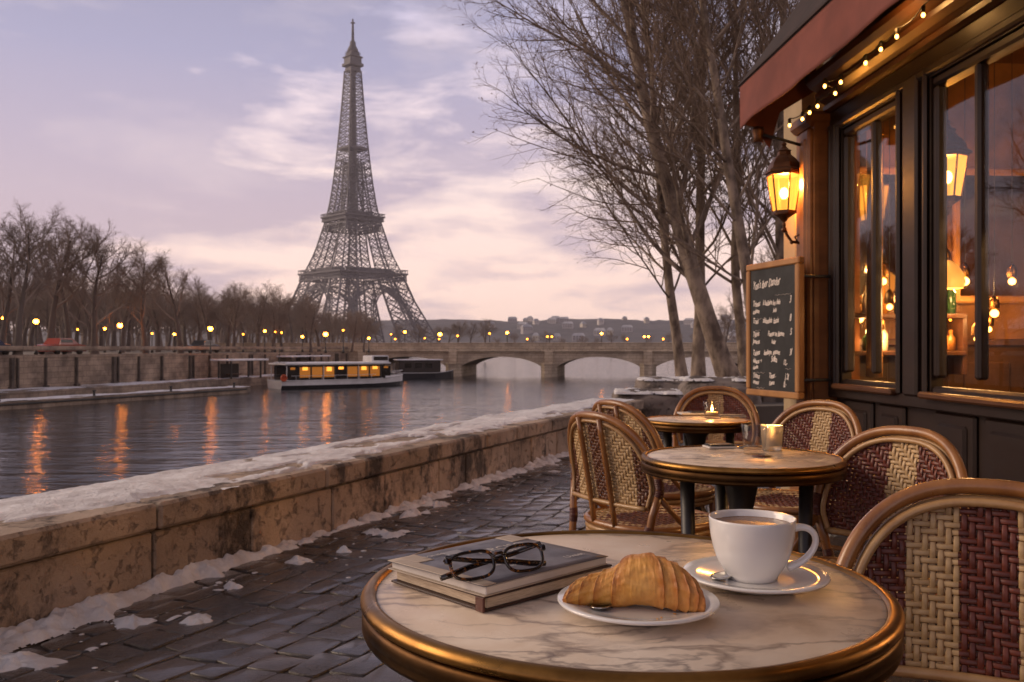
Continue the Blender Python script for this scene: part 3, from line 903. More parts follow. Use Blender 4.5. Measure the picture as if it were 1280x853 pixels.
QLMP = [(4, 398, 78), (45, 402, 72), (97, 412, 92), (131, 411, 110), (150, 407, 84), (190, 417, 104), (218, 418, 112), (263, 411, 90), (304, 418, 120), (331, 414, 104),
        (344, 415, 112), (352, 416, 112), (378, 421, 118), (407, 418, 100), (429, 413, 96), (461, 423, 116), (489, 418, 126), (506, 415, 128), (494, 424, 140), (531, 423, 140), (550, 418, 150), (549, 424, 158)]
big = {1, 4, 7, 13, 20}
for i, (px, py, d) in enumerate(sorted(QLMP)):
    c = at(px, py, d)
    rad = (.24 if px in (45, 150, 263, 407, 550) else (.14, .09, .11)[i % 3]) * (d / 100) ** .5
    lamp('street_lamp', '%s glowing street lamp from the left on the far quay' % ORD[i], (c.x, c.y, .45), c.z - .45, 'street lamps on the far quay', rad, mat='lamp_glow' if rad > .2 or i % 3 == 0 else 'lamp_amber')

# ------------------------------------------------------------------ iron lattice tower
TD = 921.0
tc = at(441, HY, TD)
tower = thing('lattice_tower', 'tall tapering iron lattice tower with arched base and two platforms beyond the river', 'tower', (tc.x, TD, 0), R(43))
hp = np.array([0, 57, 115, 276, 324.]); zp = np.array([.4, 78, 136, 297, 341.])
wz = np.array([0, 20, 50, 78, 100, 136, 150, 170, 195, 220, 250, 275, 297]); wv = np.array([67.0, 58, 45, 36.0, 28, 19.5, 17.2, 14.8, 12.4, 10.4, 8.3, 6.8, 5.6])
iz = np.array([0, 30, 78, 136, 170, 200, 300]); iv = np.array([37.0, 29, 17.5, 8.0, 3.6, .9, .5])
Wo = lambda z: float(np.interp(z, wz, wv)); Wi = lambda z: float(np.interp(z, iz, iv))


def lattice(mb, quadfn, z0, z1, n, rc, rb, sub=1):
    """Four corner chords with crossed bracing on every side; quadfn(z) gives the four corners."""
    zs = np.linspace(z0, z1, n + 1)
    for i in range(n):
        a, b_ = [np.array(p) for p in quadfn(zs[i])], [np.array(p) for p in quadfn(zs[i + 1])]
        for k in range(4):
            l = (k + 1) % 4
            mb.beam(a[k], b_[k], rc)
            mb.beam(a[k], a[l], rb)
            mb.beam(a[k], b_[l], rb); mb.beam(a[l], b_[k], rb)
            if sub:
                m0, m1 = (a[k] + a[l]) / 2, (b_[k] + b_[l]) / 2
                mb.beam((a[k] + b_[k]) / 2, m0, rb * .6); mb.beam((a[k] + b_[k]) / 2, m1, rb * .6)
                mb.beam((a[l] + b_[l]) / 2, m0, rb * .6); mb.beam((a[l] + b_[l]) / 2, m1, rb * .6)


def legq(sx, sy):
    def f(z):
        o, i = Wo(z), Wi(z)
        return [(sx * i, sy * i, z), (sx * o, sy * i, z), (sx * o, sy * o, z), (sx * i, sy * o, z)]
    return f


for sx, sy in ((1, 1), (1, -1), (-1, 1), (-1, -1)):
    mb = MB()
    lattice(mb, legq(sx, sy), .4, 74, 6, 1.15, .50)
    lattice(mb, legq(sx, sy), 78, 131, 6, .80, .38)
    o = Wo(1); i_ = Wi(1); cc = (o + i_) / 2
    mb.box((sx * cc, sy * cc, 1.5), (28, 28, 3), .5)
    mb.build('leg', M['tower_iron'], tower)
mb = MB()
for sx, sy in ((1, 1), (1, -1), (-1, 1), (-1, -1)):
    lattice(mb, legq(sx, sy), 137, 195, 8, .72, .33)
sq = lambda z: [(-Wo(z), -Wo(z), z), (Wo(z), -Wo(z), z), (Wo(z), Wo(z), z), (-Wo(z), Wo(z), z)]
lattice(mb, sq, 195, 288, 16, .80, .36)
for z0 in np.linspace(140, 195, 8):
    w_ = Wo(z0)
    for a, b_ in (((-w_, -w_), (w_, -w_)), ((w_, -w_), (w_, w_)), ((w_, w_), (-w_, w_)), ((-w_, w_), (-w_, -w_))):
        mb.beam((*a, z0), (*b_, z0), .5)
mb.box((0, 0, 212), (4.5, 4.5, 152))
mb.build('shaft', M['tower_iron'], tower)
mb = MB(); w_ = Wo(205)
mb.box((0, 0, 207), (w_ * 2 + .8, w_ * 2 + .8, 2.4), .3); mb.build('middle_gallery', M['tower_iron'], tower)
# arches under the first platform, one on each side
for k in range(4):
    mb = MB(); Rm = Matrix.Rotation(k * math.pi / 2, 4, 'Z'); mb.M = Rm
    nn = 30
    an = np.linspace(R(4), R(176), nn)
    for dep in (0, -4):
        pin = []; pout = []
        for a in an:
            z0 = 12 + 49 * math.sin(a); x0 = 38 * math.cos(a)
            z1 = 12 + 54 * math.sin(a); x1 = 41.5 * math.cos(a)
            pin.append((x0, -Wo(z0) - dep * .8 - .5, z0)); pout.append((x1, -Wo(z1) - dep * .8 - .5, z1))
        for i in range(nn - 1):
            mb.beam(pin[i], pin[i + 1], .75); mb.beam(pout[i], pout[i + 1], .6)
            mb.beam(pin[i], pout[i + 1], .26); mb.beam(pout[i], pin[i + 1], .26)
    # spandrel lattice up to the platform
    for x0 in np.linspace(-34, 34, 13):
        ca = max(-1, min(1, x0 / 42.5)); z0 = 12 + 50.5 * math.sin(math.acos(ca))
        if z0 < 70:
            mb.beam((x0, -Wo(z0) - .5, z0), (x0, -Wo(72) - .5, 73), .22)
    mb.build('arch', M['tower_iron'], tower)


def platform(mb, z, hw, hgt, rail, post=1.1):
    for sgn, ax in ((-1, 0), (1, 0), (-1, 1), (1, 1)):
        for z_, t__, hh in ((z, hw, .7), (z + hgt, hw + .8, .8), (z + hgt * .5, hw - .6, .4)):
            c = (0, sgn * t__, z_) if ax == 0 else (sgn * t__, 0, z_)
            mb.box(c, (2 * t__ + 1, 1.2, hh * 2) if ax == 0 else (1.2, 2 * t__ + 1, hh * 2))
        n = int(hw * 2 / 3.0)
        for q in np.linspace(-hw, hw, n + 1):
            a = (q, sgn * hw, z) if ax == 0 else (sgn * hw, q, z)
            b_ = (q, sgn * hw, z + hgt) if ax == 0 else (sgn * hw, q, z + hgt)
            q2 = min(hw, q + 2 * hw / n)
            b2 = (q2, sgn * hw, z + hgt) if ax == 0 else (sgn * hw, q2, z + hgt)
            mb.beam(a, b_, .42); mb.beam(a, b2, .3)
        for q in np.linspace(-hw - .8, hw + .8, n + 1):
            a = (q, sgn * (hw + .9), z + hgt) if ax == 0 else (sgn * (hw + .9), q, z + hgt)
            mb.beam(a, (a[0], a[1], z + hgt + rail), .25)
        c = (0, sgn * (hw + .9), z + hgt + rail) if ax == 0 else (sgn * (hw + .9), 0, z + hgt + rail)
        mb.box(c, (2 * hw + 2, .8, .8) if ax == 0 else (.8, 2 * hw + 2, .8))


mb = MB(); platform(mb, 70.5, 39.5, 6.5, 3.8)
for sgn in (-1, 1):
    mb.box((0, sgn * 31, 76.5), (78, 16, 1.2)); mb.box((sgn * 31, 0, 76.6), (16, 46, 1.2))
    mb.box((0, sgn * 30, 79.2), (50, 9, 4.4)); mb.box((sgn * 30, 0, 79.2), (9, 50, 4.4))
mb.build('lower_platform', M['tower_iron'], tower)
mb = MB(); platform(mb, 122, 20.5, 6, 3.2); platform(mb, 132, 22.6, 4, 3.0)
mb.box((0, 0, 135.5), (44, 44, 1.2)); mb.box((0, 0, 139), (30, 30, 5.5), .4)
mb.build('upper_platform', M['tower_iron'], tower)
mb = MB()
mb.box((0, 0, 289), (12, 12, 4), .4); mb.box((0, 0, 294), (16.5, 16.5, 3.2), .5); mb.box((0, 0, 298.5), (13.5, 13.5, 6), .6); mb.box((0, 0, 302), (15.5, 15.5, 1.6), .4)
mb.box((0, 0, 305), (10.5, 10.5, 5), .5); mb.lathe([(6.2, 307), (5.2, 311), (3.2, 314.5), (3.0, 318), (1.6, 320), (1.3, 326)], 12)
for q in range(16):
    a = q * math.pi / 8; mb.beam((7.6 * math.cos(a), 7.6 * math.sin(a), 302), (7.8 * math.cos(a), 7.8 * math.sin(a), 307), .25)
mb.build('summit_cabin', M['tower_iron'], tower)
mb = MB(); mb.lathe([(1.5, 324), (1.2, 332), (.8, 342)], 8); mb.box((0, 0, 338), (3.8, 3.8, .7)); mb.box((0, 0, 331), (2.2, 2.2, 2.0), .3)
mb.build('antenna', M['tower_iron'], tower)

# ------------------------------------------------------------------ hills and what stands on them
gx = np.linspace(-1450, 1450, 190); gy = np.linspace(900, 2400, 60)
X, Y = np.meshgrid(gx, gy, indexing='ij')
ridge = np.exp(-((Y - 1750) / 420) ** 2)
hill = 50 * ridge * (.55 + .75 * fbm(X / 330, Y / 500, 141, 3)) * (.75 + .25 * np.clip((X + 900) / 900, 0, 1)) + 7 * (fbm(X / 22, Y / 22, 151, 3)) * np.clip(ridge * 2, 0, 1) - 1.2
hills = tag(MB().grid(np.stack([X, Y, hill], -1)).build('hills', pm('wooded_hill', (.055, .052, .058), (.105, .095, .095), .035, .95, detail=8)), kind='structure')


def hill_z(x, y):
    i = int(np.clip(np.searchsorted(gx, x), 0, len(gx) - 1)); j = int(np.clip(np.searchsorted(gy, y), 0, len(gy) - 1))
    return float(hill[i, j])


HM = [pm('pale_house_wall', (.50, .45, .42)), pm('grey_house_wall', (.34, .31, .31)), pm('cream_house_wall', (.46, .40, .33))]
roofm = pm('snowy_slate_roof', (.22, .22, .25), (.5, .49, .52), .1, .8)
winm = pm('dark_window', (.03, .03, .035), None, rough=.2)
hs = []
for k in range(3):
    t_ = thing('hillside_house', 'pale house', 'house', (0, 0, -50), 0, 'houses scattered over the far hillside')
    w_, d_, h_ = ((10, 7, 5), (17, 8, 6.5), (8, 8, 5))[k]
    MB().box((0, 0, h_ / 2 - 3), (w_, d_, h_ + 6)).build('wall', HM[k], t_)
    mb = MB(); mb.M = Matrix.Translation((0, 0, h_))
    mb.add([(-w_ / 2 - .5, -d_ / 2 - .5, 0), (w_ / 2 + .5, -d_ / 2 - .5, 0), (w_ / 2 + .5, d_ / 2 + .5, 0), (-w_ / 2 - .5, d_ / 2 + .5, 0), (-w_ / 2 + 2, 0, 4), (w_ / 2 - 2, 0, 4)],
           [(0, 1, 5, 4), (2, 3, 4, 5), (1, 2, 5), (3, 0, 4), (0, 3, 2, 1)], 0, False)
    mb.build('roof', roofm, t_)
    for q in range(int(w_ // 4)):
        for z_ in np.arange(2, h_ - 1, 3.2): MB().box((-w_ / 2 + 2.2 + q * 4, -d_ / 2 - .04, z_ + .6), (1.3, .1, 1.7)).build('window', winm, t_)
    hs.append(t_)
hr = random.Random(5); nh = 0
names = []
for i in range(34):
    d = hr.uniform(1180, 1680); px = hr.uniform(612, 925) if i > 6 else hr.uniform(640, 760)
    x = (px - HX) * d / F; z = hill_z(x, d)
    names.append((px, x, d, z, hr.randrange(3), hr.uniform(-.6, .6)))
names.sort()
used = set()
for i, (px, x, d, z, k, rz) in enumerate(names):
    lab = '%s house from the left scattered over the far blue hillside' % (ORD + ['thirtieth', 'thirty-first', 'thirty-second', 'thirty-third', 'thirty-fourth'])[i]
    if k not in used:
        hs[k].location = (x, d, z); hs[k].rotation_euler.z = rz; hs[k]['label'] = lab; used.add(k)
    else: dup(hs[k], (x, d, z), rz, lab, 'houses scattered over the far hillside')

# ------------------------------------------------------------------ boats
def ring_hull(L_, B_, n=22, bow=.32, sheer=.35):
    x = np.linspace(-L_ / 2, L_ / 2, n); out = []
    for v in x:
        u = (v + L_ / 2) / L_
        b_ = B_ / 2 * min(1, ((1 - u) / bow) ** .6 if u > 1 - bow else 1) * (min(1, .82 + u * 2))
        out.append((v, max(b_, .02), sheer * max(0, (u - .6) / .4) ** 2))
    return out


tbd = at(427, 484, 92)
boat = thing('tour_boat', 'white glass sided tour boat with snow on its roof moored near the bridge', 'boat', (tbd.x, 92, WATER_Z), R(38))
prof = ring_hull(14.6, 4.2)
mb = MB()
rows = []
for (x, b_, sh_) in prof:
    rows.append([(x, -b_ * .8, -.4), (x, -b_ * .94, .12), (x, -b_, .34 + sh_ * .4), (x, -b_, .78 + sh_), (x, b_, .78 + sh_), (x, b_, .34 + sh_ * .4), (x, b_ * .94, .12), (x, b_ * .8, -.4)])
Pn = np.array(rows)
ncol = Pn.shape[1]
mm = np.tile(np.array([1, 1, 0, 0, 0, 1, 1]), len(rows) - 1)
i = np.arange(len(rows) - 1)[:, None]; j = np.arange(ncol - 1)[None]
Fq = np.stack([i * ncol + j, (i + 1) * ncol + j, (i + 1) * ncol + j + 1, i * ncol + j + 1], -1).reshape(-1, 4)
mb.add(Pn.reshape(-1, 3), Fq, mm, False); mb.G.append((tuple(range(ncol)), 0, False))
mb.build('hull', [M['hull_white'], M['hull_dark']], boat)
mb = MB(); mb.tube([(x, -b_ - .03, .80 + s_) for x, b_, s_ in prof], .06, 6); mb.tube([(x, b_ + .03, .80 + s_) for x, b_, s_ in prof], .06, 6); mb.build('rubbing_strake', M['hull_white'], boat)
mb = MB(); mb.box((-1.2, 0, 1.55), (10.8, 3.7, 1.45), .1); mb.build('cabin', M['boat_glass'], boat)
for k in range(9):
    x = -6.3 + k * 1.3
    for sgn in (-1, 1):
        MB().box((x - .55, sgn * 1.88, 1.55), (.07, .06, 1.4)).build('window_post', M['hull_white'] if k % 3 == 0 else M['dark_metal'], boat)
        if sgn == -1 or k % 2:
            lit = k in (1, 3, 4, 6, 7)
            mb = MB(); hgt = (.24, .3, .2, .42, .26, .22, .36, .28, .2)[k]
            mb.box((x + .08, sgn * 1.865, 2.12 - hgt / 2), (.55 if lit else .5, .02, hgt))
            mb.build('window_light', M['lit_cabin'] if lit else M['cabin_dim'], boat)
            MB().box((x + .07, sgn * 1.858, 1.62), (1.12, .012, 1.02)).build('window_pane', M['cabin_dim'] if k % 4 else M['boat_glass'], boat)
mb = MB(); mb.box((-1.2, 0, 2.42), (11.7, 4.3, .16), .05); mb.build('roof', M['hull_white'], boat)
s2 = np.linspace(-6.95, 4.55, 90); t2 = np.linspace(-2.05, 2.05, 24); S, T = np.meshgrid(s2, t2, indexing='ij')
MB().grid(np.stack([S, T, 2.51 + .12 * fbm(S * .8, T * 1.2, 161, 3) * np.clip((2.1 - abs(T)) * 3, 0, 1)], -1)).build('roof_snow', M['snow_clean'], boat)
mb = MB(); mb.box((4.0, 0, 2.85), (2.0, 2.2, .75), .1); mb.build('wheelhouse', M['hull_white'], boat)
mb = MB(); mb.box((4.0, -1.11, 2.92), (1.7, .03, .4)); mb.box((5.01, 0, 2.92), (.03, 1.9, .4)); mb.build('wheelhouse_window', M['boat_glass'], boat)
for q in np.arange(-7.3, 7.6, .9):
    pass
mb = MB()
rl = [(x, -b_ * .93, 1.28 + s_) for x, b_, s_ in prof]; mb.tube(rl, .025, 5); mb.tube([(x, b_ * .93, 1.28 + s_) for x, b_, s_ in prof], .025, 5)
for x, b_, s_ in prof[::2]:
    mb.beam((x, -b_ * .93, .8 + s_), (x, -b_ * .93, 1.28 + s_), .02); mb.beam((x, b_ * .93, .8 + s_), (x, b_ * .93, 1.28 + s_), .02)
mb.build('railing', M['hull_white'], boat)
mb = MB(); mb.beam((-6.8, 0, 2.5), (-6.8, 0, 4.0), .03); mb.beam((3.2, 0, 3.2), (3.2, 0, 4.4), .04); mb.build('mast', M['dark_metal'], boat)
mb = MB(); mb.lathe([(.30, 0), (.36, .06), (.30, .12), (.2, .06), (.30, 0)], 14); lb = mb.build('lifebuoy', pm('lifebuoy_orange', (.55, .10, .03)), boat)
lb.location = (-7.2, -1.95, 1.1); lb.rotation_euler = (R(90), 0, 0)

for bi, (px, py, d, L_, rz, lab) in enumerate(((378, 471, 110, 11.0, 70, 'dark moored barge with pale canopy roofs behind the tour boat'), (528, 472, 118, 8.5, 18, 'long low covered barge moored under the left arch of the bridge'))):
    c = at(px, py, d)
    t_ = thing('moored_barge', lab, 'boat', (c.x, d, WATER_Z), R(rz), 'barges moored beside the quay')
    pr = ring_hull(L_, 3.2)
    rows = np.array([[(x, -b_ * .85, -.4), (x, -b_, .7 + s_), (x, b_, .7 + s_), (x, b_ * .85, -.4)] for x, b_, s_ in pr])
    mb = MB(); mb.grid(rows, 0, smooth=False); mb.G.append(((0, 1, 2, 3), 0, False)); mb.build('hull', M['hull_dark'], t_)
    mb = MB(); mb.box((-.6, 0, 1.55), (L_ * .66, 2.5, 1.7), .06); mb.build('cabin', M['black_wood'], t_)
    if bi == 0:
        for x in (-2.6, 2.2):
            mb = MB(); mb.box((x, 0, 3.0), (4.0, 3.0, .18), .06); mb.build('canopy', M['snow_clean'], t_)
            mb = MB()
            for qx in (-1.7, 1.7):
                for qy in (-1.3, 1.3): mb.beam((x + qx, qy, 2.3), (x + qx, qy, 2.95), .05)
            mb.build('canopy_posts', M['dark_metal'], t_)
        for x in (-1.8, .6, 2.4): MB().box((x, -1.27, 1.85), (.4, .04, .3)).build('cabin_light', M['lit_cabin'], t_)
    else:
        mb = MB(); mb.box((-.6, 0, 2.45), (L_ * .72, 2.9, .14), .05); mb.build('roof', M['snow_clean'], t_)
        for x in (-2.2, -.8, .6): MB().box((x, -1.27, 1.7), (.9, .04, .6)).build('cabin_window', M['boat_glass'], t_)
    mb = MB(); mb.tube([(x, -b_ - .02, .74 + s_) for x, b_, s_ in pr], .05, 5); mb.build('rubbing_strake', M['hull_white'], t_)

# parked cars behind the far parapet
def car(label, col):
    t_ = thing('parked_car', label, 'car', (0, 0, 0), 0, 'cars parked along the far quay')
    sect = [(-2.1, .55, .72), (-2.0, .82, .74), (-1.2, .90, .76), (-.75, 1.38, .62), (.6, 1.40, .62), (1.15, .95, .76), (2.0, .80, .74), (2.12, .5, .70)]
    rows = np.array([[(x, -w_ - .06, .28), (x, -w_ - .08, min(z, .85)), (x, -w_, z), (x, w_, z), (x, w_ + .08, min(z, .85)), (x, w_ + .06, .28)] for x, z, w_ in sect])
    mb = MB(); mb.grid(rows, 0, smooth=False); mb.G += [(tuple(range(6)), 0, False), (tuple(range(42, 48)), 0, False)]; mb.build('body', pm('car_paint', col, None, rough=.25, coat=.6), t_)
    mb = MB(); mb.box((-.08, 0, 1.14), (1.5, 1.36, .36), .06, taper=.96); mb.build('side_windows', M['boat_glass'], t_)
    for x in (-1.3, 1.3):
        for y in (-.75, .75):
            w__ = MB().lathe([(.1, -.1), (.30, -.1), (.33, -.05), (.33, .05), (.30, .1), (.1, .1)], 16).build('wheel', M['dark_metal'], t_)
            w__.location = (x, y, .33); w__.rotation_euler = (R(90), 0, 0)
    for y in (-.5, .5): MB().box((2.1, y, .68), (.08, .3, .12), .02).build('headlight', M['snow_clean'], t_)
    return t_


qa = math.atan2(qd[1], qd[0])
for i, (s, lab, col) in enumerate(((62, 'dark blue parked car at the left end of the far quay parapet', (.03, .04, .08)), (70, 'rust red parked car behind the far parapet, below the big tree', (.22, .04, .02)),
                                   (91, 'black parked car behind the far quay parapet', (.015, .015, .017)))):
    c = car(lab, col); x, y = qp(s, -2.3); c.location = (x, y, .45); c.rotation_euler.z = qa

# ------------------------------------------------------------------ bare winter trees
def rot_about(v, ax, a):
    c, s = math.cos(a), math.sin(a)
    return v * c + np.cross(ax, v) * s + ax * ax.dot(v) * (1 - c)


def grow(seed, spec, bias, d0=(0, 0, 1)):
    rg = np.random.default_rng(seed)
    out = []

    def rec(pos, d, length, rad, lv, azi):
        sp = spec[lv]; n = sp['seg']
        pts = np.empty((n + 1, 3)); pts[0] = pos
        dirs = []
        nz = rg.normal(0, sp['wob'], (n, 3))
        for i in range(n):
            d = d + nz[i] + sp['up'] * np.array([0, 0, 1.]) + sp['bias'] * bias
            d = d / np.linalg.norm(d); dirs.append(d)
            pts[i + 1] = pts[i] + d * (length / n)
        r_ = np.linspace(rad, rad * sp['tip'], n + 1)
        out.append((pts, r_, lv))
        if lv + 1 < len(spec):
            cs = spec[lv + 1]; k = sp['kids']
            for q in range(k):
                t = sp['t0'] + (1 - sp['t0']) * (q + rg.random()) / k
                f = t * n; i = min(int(f), n - 1)
                p = pts[i] + (pts[i + 1] - pts[i]) * (f - i)
                dd = dirs[i]
                ref = np.array([1., 0, 0]) if abs(dd[0]) < .8 else np.array([0, 1., 0])
                ax = np.cross(dd, ref); ax /= np.linalg.norm(ax)
                azi += 2.399 + rg.normal(0, .5)
                ax = rot_about(ax, dd, azi)
                nd = rot_about(dd, ax, sp['ang'] * (1 + rg.normal(0, .22)))
                L_ = length * sp['ratio'] * (1.12 - .55 * (t - sp['t0']) / (1 - sp['t0'] + 1e-6)) * rg.uniform(.75, 1.2)
                rec(p, nd, L_, max(min(r_[i] * .72, cs['rad'] * rg.uniform(.75, 1.2)), .003), lv + 1, azi)

    rec(np.zeros(3), np.array(d0, float) / np.linalg.norm(d0), spec[0]['len'], spec[0]['rad'], 0, rg.random() * 6)
    return out


def fast_tubes(mb, br, sides, mat=0):
    """All branches of one level at once (same number of points each)."""
    if not br: return
    P = np.stack([b[0] for b in br]); r_ = np.stack([b[1] for b in br])
    T = np.empty_like(P); T[:, 1:-1] = P[:, 2:] - P[:, :-2]; T[:, 0] = P[:, 1] - P[:, 0]; T[:, -1] = P[:, -1] - P[:, -2]
    T /= np.linalg.norm(T, axis=2)[..., None] + 1e-9
    ref = np.where(np.abs(T[:, :1, 2:3]) < .85, np.array([0, 0, 1.]), np.array([1., 0, 0]))
    U = np.cross(T, np.broadcast_to(ref, T.shape)); U /= np.linalg.norm(U, axis=2)[..., None] + 1e-9
    Wv = np.cross(T, U)
    a = np.linspace(0, 2 * np.pi, sides, endpoint=False)
    V = P[:, :, None] + r_[:, :, None, None] * (np.cos(a)[None, None, :, None] * U[:, :, None] + np.sin(a)[None, None, :, None] * Wv[:, :, None])
    B_, n = P.shape[:2]
    b = np.arange(B_)[:, None, None]; i = np.arange(n - 1)[None, :, None]; j = np.arange(sides)[None, None, :]; j2 = (j + 1) % sides
    o = b * n * sides
    Fq = np.stack([o + i * sides + j, o + i * sides + j2, o + (i + 1) * sides + j2, o + (i + 1) * sides + j], -1).reshape(-1, 4)
    mb.add(V.reshape(-1, 3), Fq, mat)


def tree_from(label, out, loc, rz, bark, twig, sides=(10, 7, 5, 4, 3), split=1, cat='tree', group=None, buds=0, seed=0, name='bare_tree'):
    t_ = thing(name, label, cat, loc, rz, group)
    mb = MB()
    # root flare
    tr = [b for b in out if b[2] == 0]
    for p, r_, l in tr:
        r_[0] *= 1.35; r_[1] *= 1.05
    for l in range(split):
        fast_tubes(mb, [b for b in out if b[2] == l], sides[l])
    mb.build('trunk', M[bark], t_, recalc=False)
    mb = MB()
    for l in range(split, len(sides)):
        fast_tubes(mb, [b for b in out if b[2] == l], sides[l], 2 if l == 1 and buds else 0)
    if buds:
        rg = np.random.default_rng(seed)
        last = [b for b in out if b[2] == len(sides) - 1]
        ii = rg.choice(len(last), min(buds, len(last)), replace=False)
        C = np.stack([last[i][0][-1] for i in ii]); n = len(C)
        D = rg.normal(0, 1, (n, 3)); D /= np.linalg.norm(D, axis=1)[:, None]; E = np.cross(D, rg.normal(0, 1, (n, 3))); E /= np.linalg.norm(E, axis=1)[:, None]
        s_ = rg.uniform(.012, .030, (n, 1))
        V = np.stack([C, C + D * s_ + E * s_ * .5, C + D * s_ * 2, C + D * s_ - E * s_ * .5], 1).reshape(-1, 3)
        mb.add(V, np.arange(4 * n).reshape(-1, 4), 1)
    mb.build('crown', [M[twig], M['bud'], M[bark]], t_, recalc=False)
    return t_


Z3 = np.zeros(3)
# far quay trees: a few grown shapes, each used many times
far_spec = lambda h: [dict(len=h * .8, rad=.26, seg=8, wob=.05, up=.03, bias=0, tip=.16, kids=13, t0=.26, ang=.80, ratio=.52),
                      dict(rad=.11, seg=6, wob=.10, up=.12, bias=0, tip=.25, kids=9, t0=.22, ang=.70, ratio=.46),
                      dict(rad=.05, seg=4, wob=.14, up=.10, bias=0, tip=.35, kids=8, t0=.15, ang=.72, ratio=.46),
                      dict(rad=.026, seg=3, wob=.18, up=.06, bias=0, tip=.45, kids=5, t0=.1, ang=.75, ratio=.55),
                      dict(rad=.017, seg=2, wob=.2, up=.04, bias=0, tip=.5)]
protos = []
for k in range(5):
    sp = far_spec((12.5, 11.5, 13, 12, 11)[k])
    if k in (1, 3): sp[0]['kids'] = 10; sp[0]['ang'] = .62; sp[0]['t0'] = .34
    o = grow(100 + k, sp, Z3)
    top = max(float(b[0][:, 2].max()) for b in o)
    for b in o: b[0][:] = b[0] / top          # unit height: scaled per tree
    for b in o: b[1][:] = b[1] / top * (1.0, .85, .75, .72, .75)[b[2]]
    protos.append(o)
placed = {}


def far_tree(k, px, ytop, d, label, group, zb=.45, x=None, wide=1.0):
    X = (px - HX) * d / F if x is None else x
    h_ = CZ - (ytop - HY) * d / F - zb
    if k not in placed:
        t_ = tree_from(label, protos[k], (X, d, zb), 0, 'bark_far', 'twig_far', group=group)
        placed[k] = t_
    else:
        t_ = dup(placed[k], (X, d, zb), None, label, group)
    t_.rotation_euler.z = (px * 1.7) % 6.28
    t_.scale = (h_ * wide, h_ * wide, h_)
    return t_


FG = 'bare trees along the far quay'
front = [(2, 0, 262, 70), (0, 22, 243, 68), (1, 62, 262, 80), (3, 84, 278, 88), (4, 118, 276, 82), (2, 152, 318, 100), (0, 182, 293, 86), (1, 226, 318, 96), (3, 262, 342, 108), (4, 292, 350, 112), (2, 322, 346, 116), (0, 352, 356, 122), (1, 384, 362, 128)]
desc = ['tall bare tree cut by the left edge of the photo', 'tallest bare tree near the left edge on the far quay']
for i, (k, px, yt, d) in enumerate(front):
    lab = desc[i] if i < 2 else '%s large bare tree from the left in the front row on the far quay' % ORD[i]
    far_tree(k, px, yt, d, lab, FG, wide=1.15)
br = random.Random(21)
back = []
for i in range(30):
    px = -40 + i * 17 + br.uniform(-7, 7)
    yt = np.interp(px, [-40, 60, 130, 230, 330, 400, 480], [335, 335, 338, 350, 360, 372, 392]) + br.uniform(-8, 12)
    back.append((br.randrange(5), px, yt, br.uniform(112, 160)))
for i in range(14):
    px = -30 + i * 31 + br.uniform(-9, 9)
    yt = np.interp(px, [-40, 60, 200, 330, 450], [352, 362, 366, 378, 392]) + br.uniform(-8, 8)
    back.append((br.randrange(5), px, yt, br.uniform(180, 240)))
for (k, px, yt, d) in back:
    far_tree(k, px, yt, d, 'bare brown tree in the misty rows behind the far quay', 'misty trees behind the far quay', wide=1.35)
# the wood behind reads as one misty mass
mb = MB()
wr = random.Random(33)
for i in range(170):
    k = wr.randrange(5); d = wr.uniform(150, 330); px = wr.uniform(-120, 470)
    yt = np.interp(px, [-120, 60, 200, 330, 450], [352, 358, 366, 378, 396]) + wr.uniform(-8, 12)
    X = (px - HX) * d / F; h_ = CZ - (yt - HY) * d / F - .45; a = wr.uniform(0, 6.28)
    mb.M = Matrix.Translation((X, d, .45)) @ Matrix.Rotation(a, 4, 'Z') @ Matrix.Diagonal((h_ * 1.5, h_ * 1.5, h_, 1))
    sel = [b for b in protos[k] if b[2] <= 3]
    for l in range(4): fast_tubes(mb, [(b[0], b[1] * 1.1) for b in sel if b[2] == l], (4, 3, 3, 3)[l])
mb.M = None
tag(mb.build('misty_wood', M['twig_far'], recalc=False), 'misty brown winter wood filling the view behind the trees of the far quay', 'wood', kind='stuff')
mid = [(1, 452, 388, 190), (3, 472, 396, 210), (0, 436, 384, 180), (2, 500, 402, 230), (4, 524, 404, 250), (1, 546, 406, 260)]
for i, (k, px, yt, d) in enumerate(mid):
    far_tree(k, px, yt, d, '%s misty bare tree from the left at the foot of the lattice tower' % ORD[i], 'trees at the foot of the tower', wide=1.4)
rnd_t = [(0, 572, 398, 300), (3, 588, 401, 310), (4, 606, 397, 280), (1, 560, 404, 330)]
for i, (k, px, yt, d) in enumerate(sorted(rnd_t, key=lambda q: q[1])):
    far_tree(k, px, yt, d, '%s round-crowned bare tree from the left beyond the bridge' % ORD[i], 'round trees beyond the bridge', wide=1.5)
for i in range(16):
    px = 620 + i * 21 + br.uniform(-6, 6)
    far_tree(br.randrange(5), px, 417 + br.uniform(-5, 4), br.uniform(585, 680), 'small dim tree in the far bank row below the hills', 'tiny trees on the far bank', zb=.2, wide=1.7)
rb = [(2, 905, 372, 62), (0, 938, 330, 48), (3, 962, 350, 56), (1, 990, 300, 44), (4, 1020, 310, 40)]
for i, (k, px, yt, d) in enumerate(rb):
    far_tree(k, px, yt, d, '%s dark bare tree from the left behind the pale trunks on the near bank' % ORD[i], 'trees behind the near bank trunks', zb=.24)
for i, (k, x, y, h_) in enumerate(((1, -50, 46, 22), (0, -51, 38, 25), (3, -54, 31, 23), (4, -54, 22, 25), (2, -57, 79, 27), (0, -63, 73, 30))):  # unseen trees added tall so branches break up the panes' sky reflection
    t_ = dup(placed[k], (x, y, .45), i * 1.3, 'tall unseen bare tree added beyond the left edge for reflection in the cafe panes', 'trees beyond the left edge'); t_.scale = (h_, h_, h_)

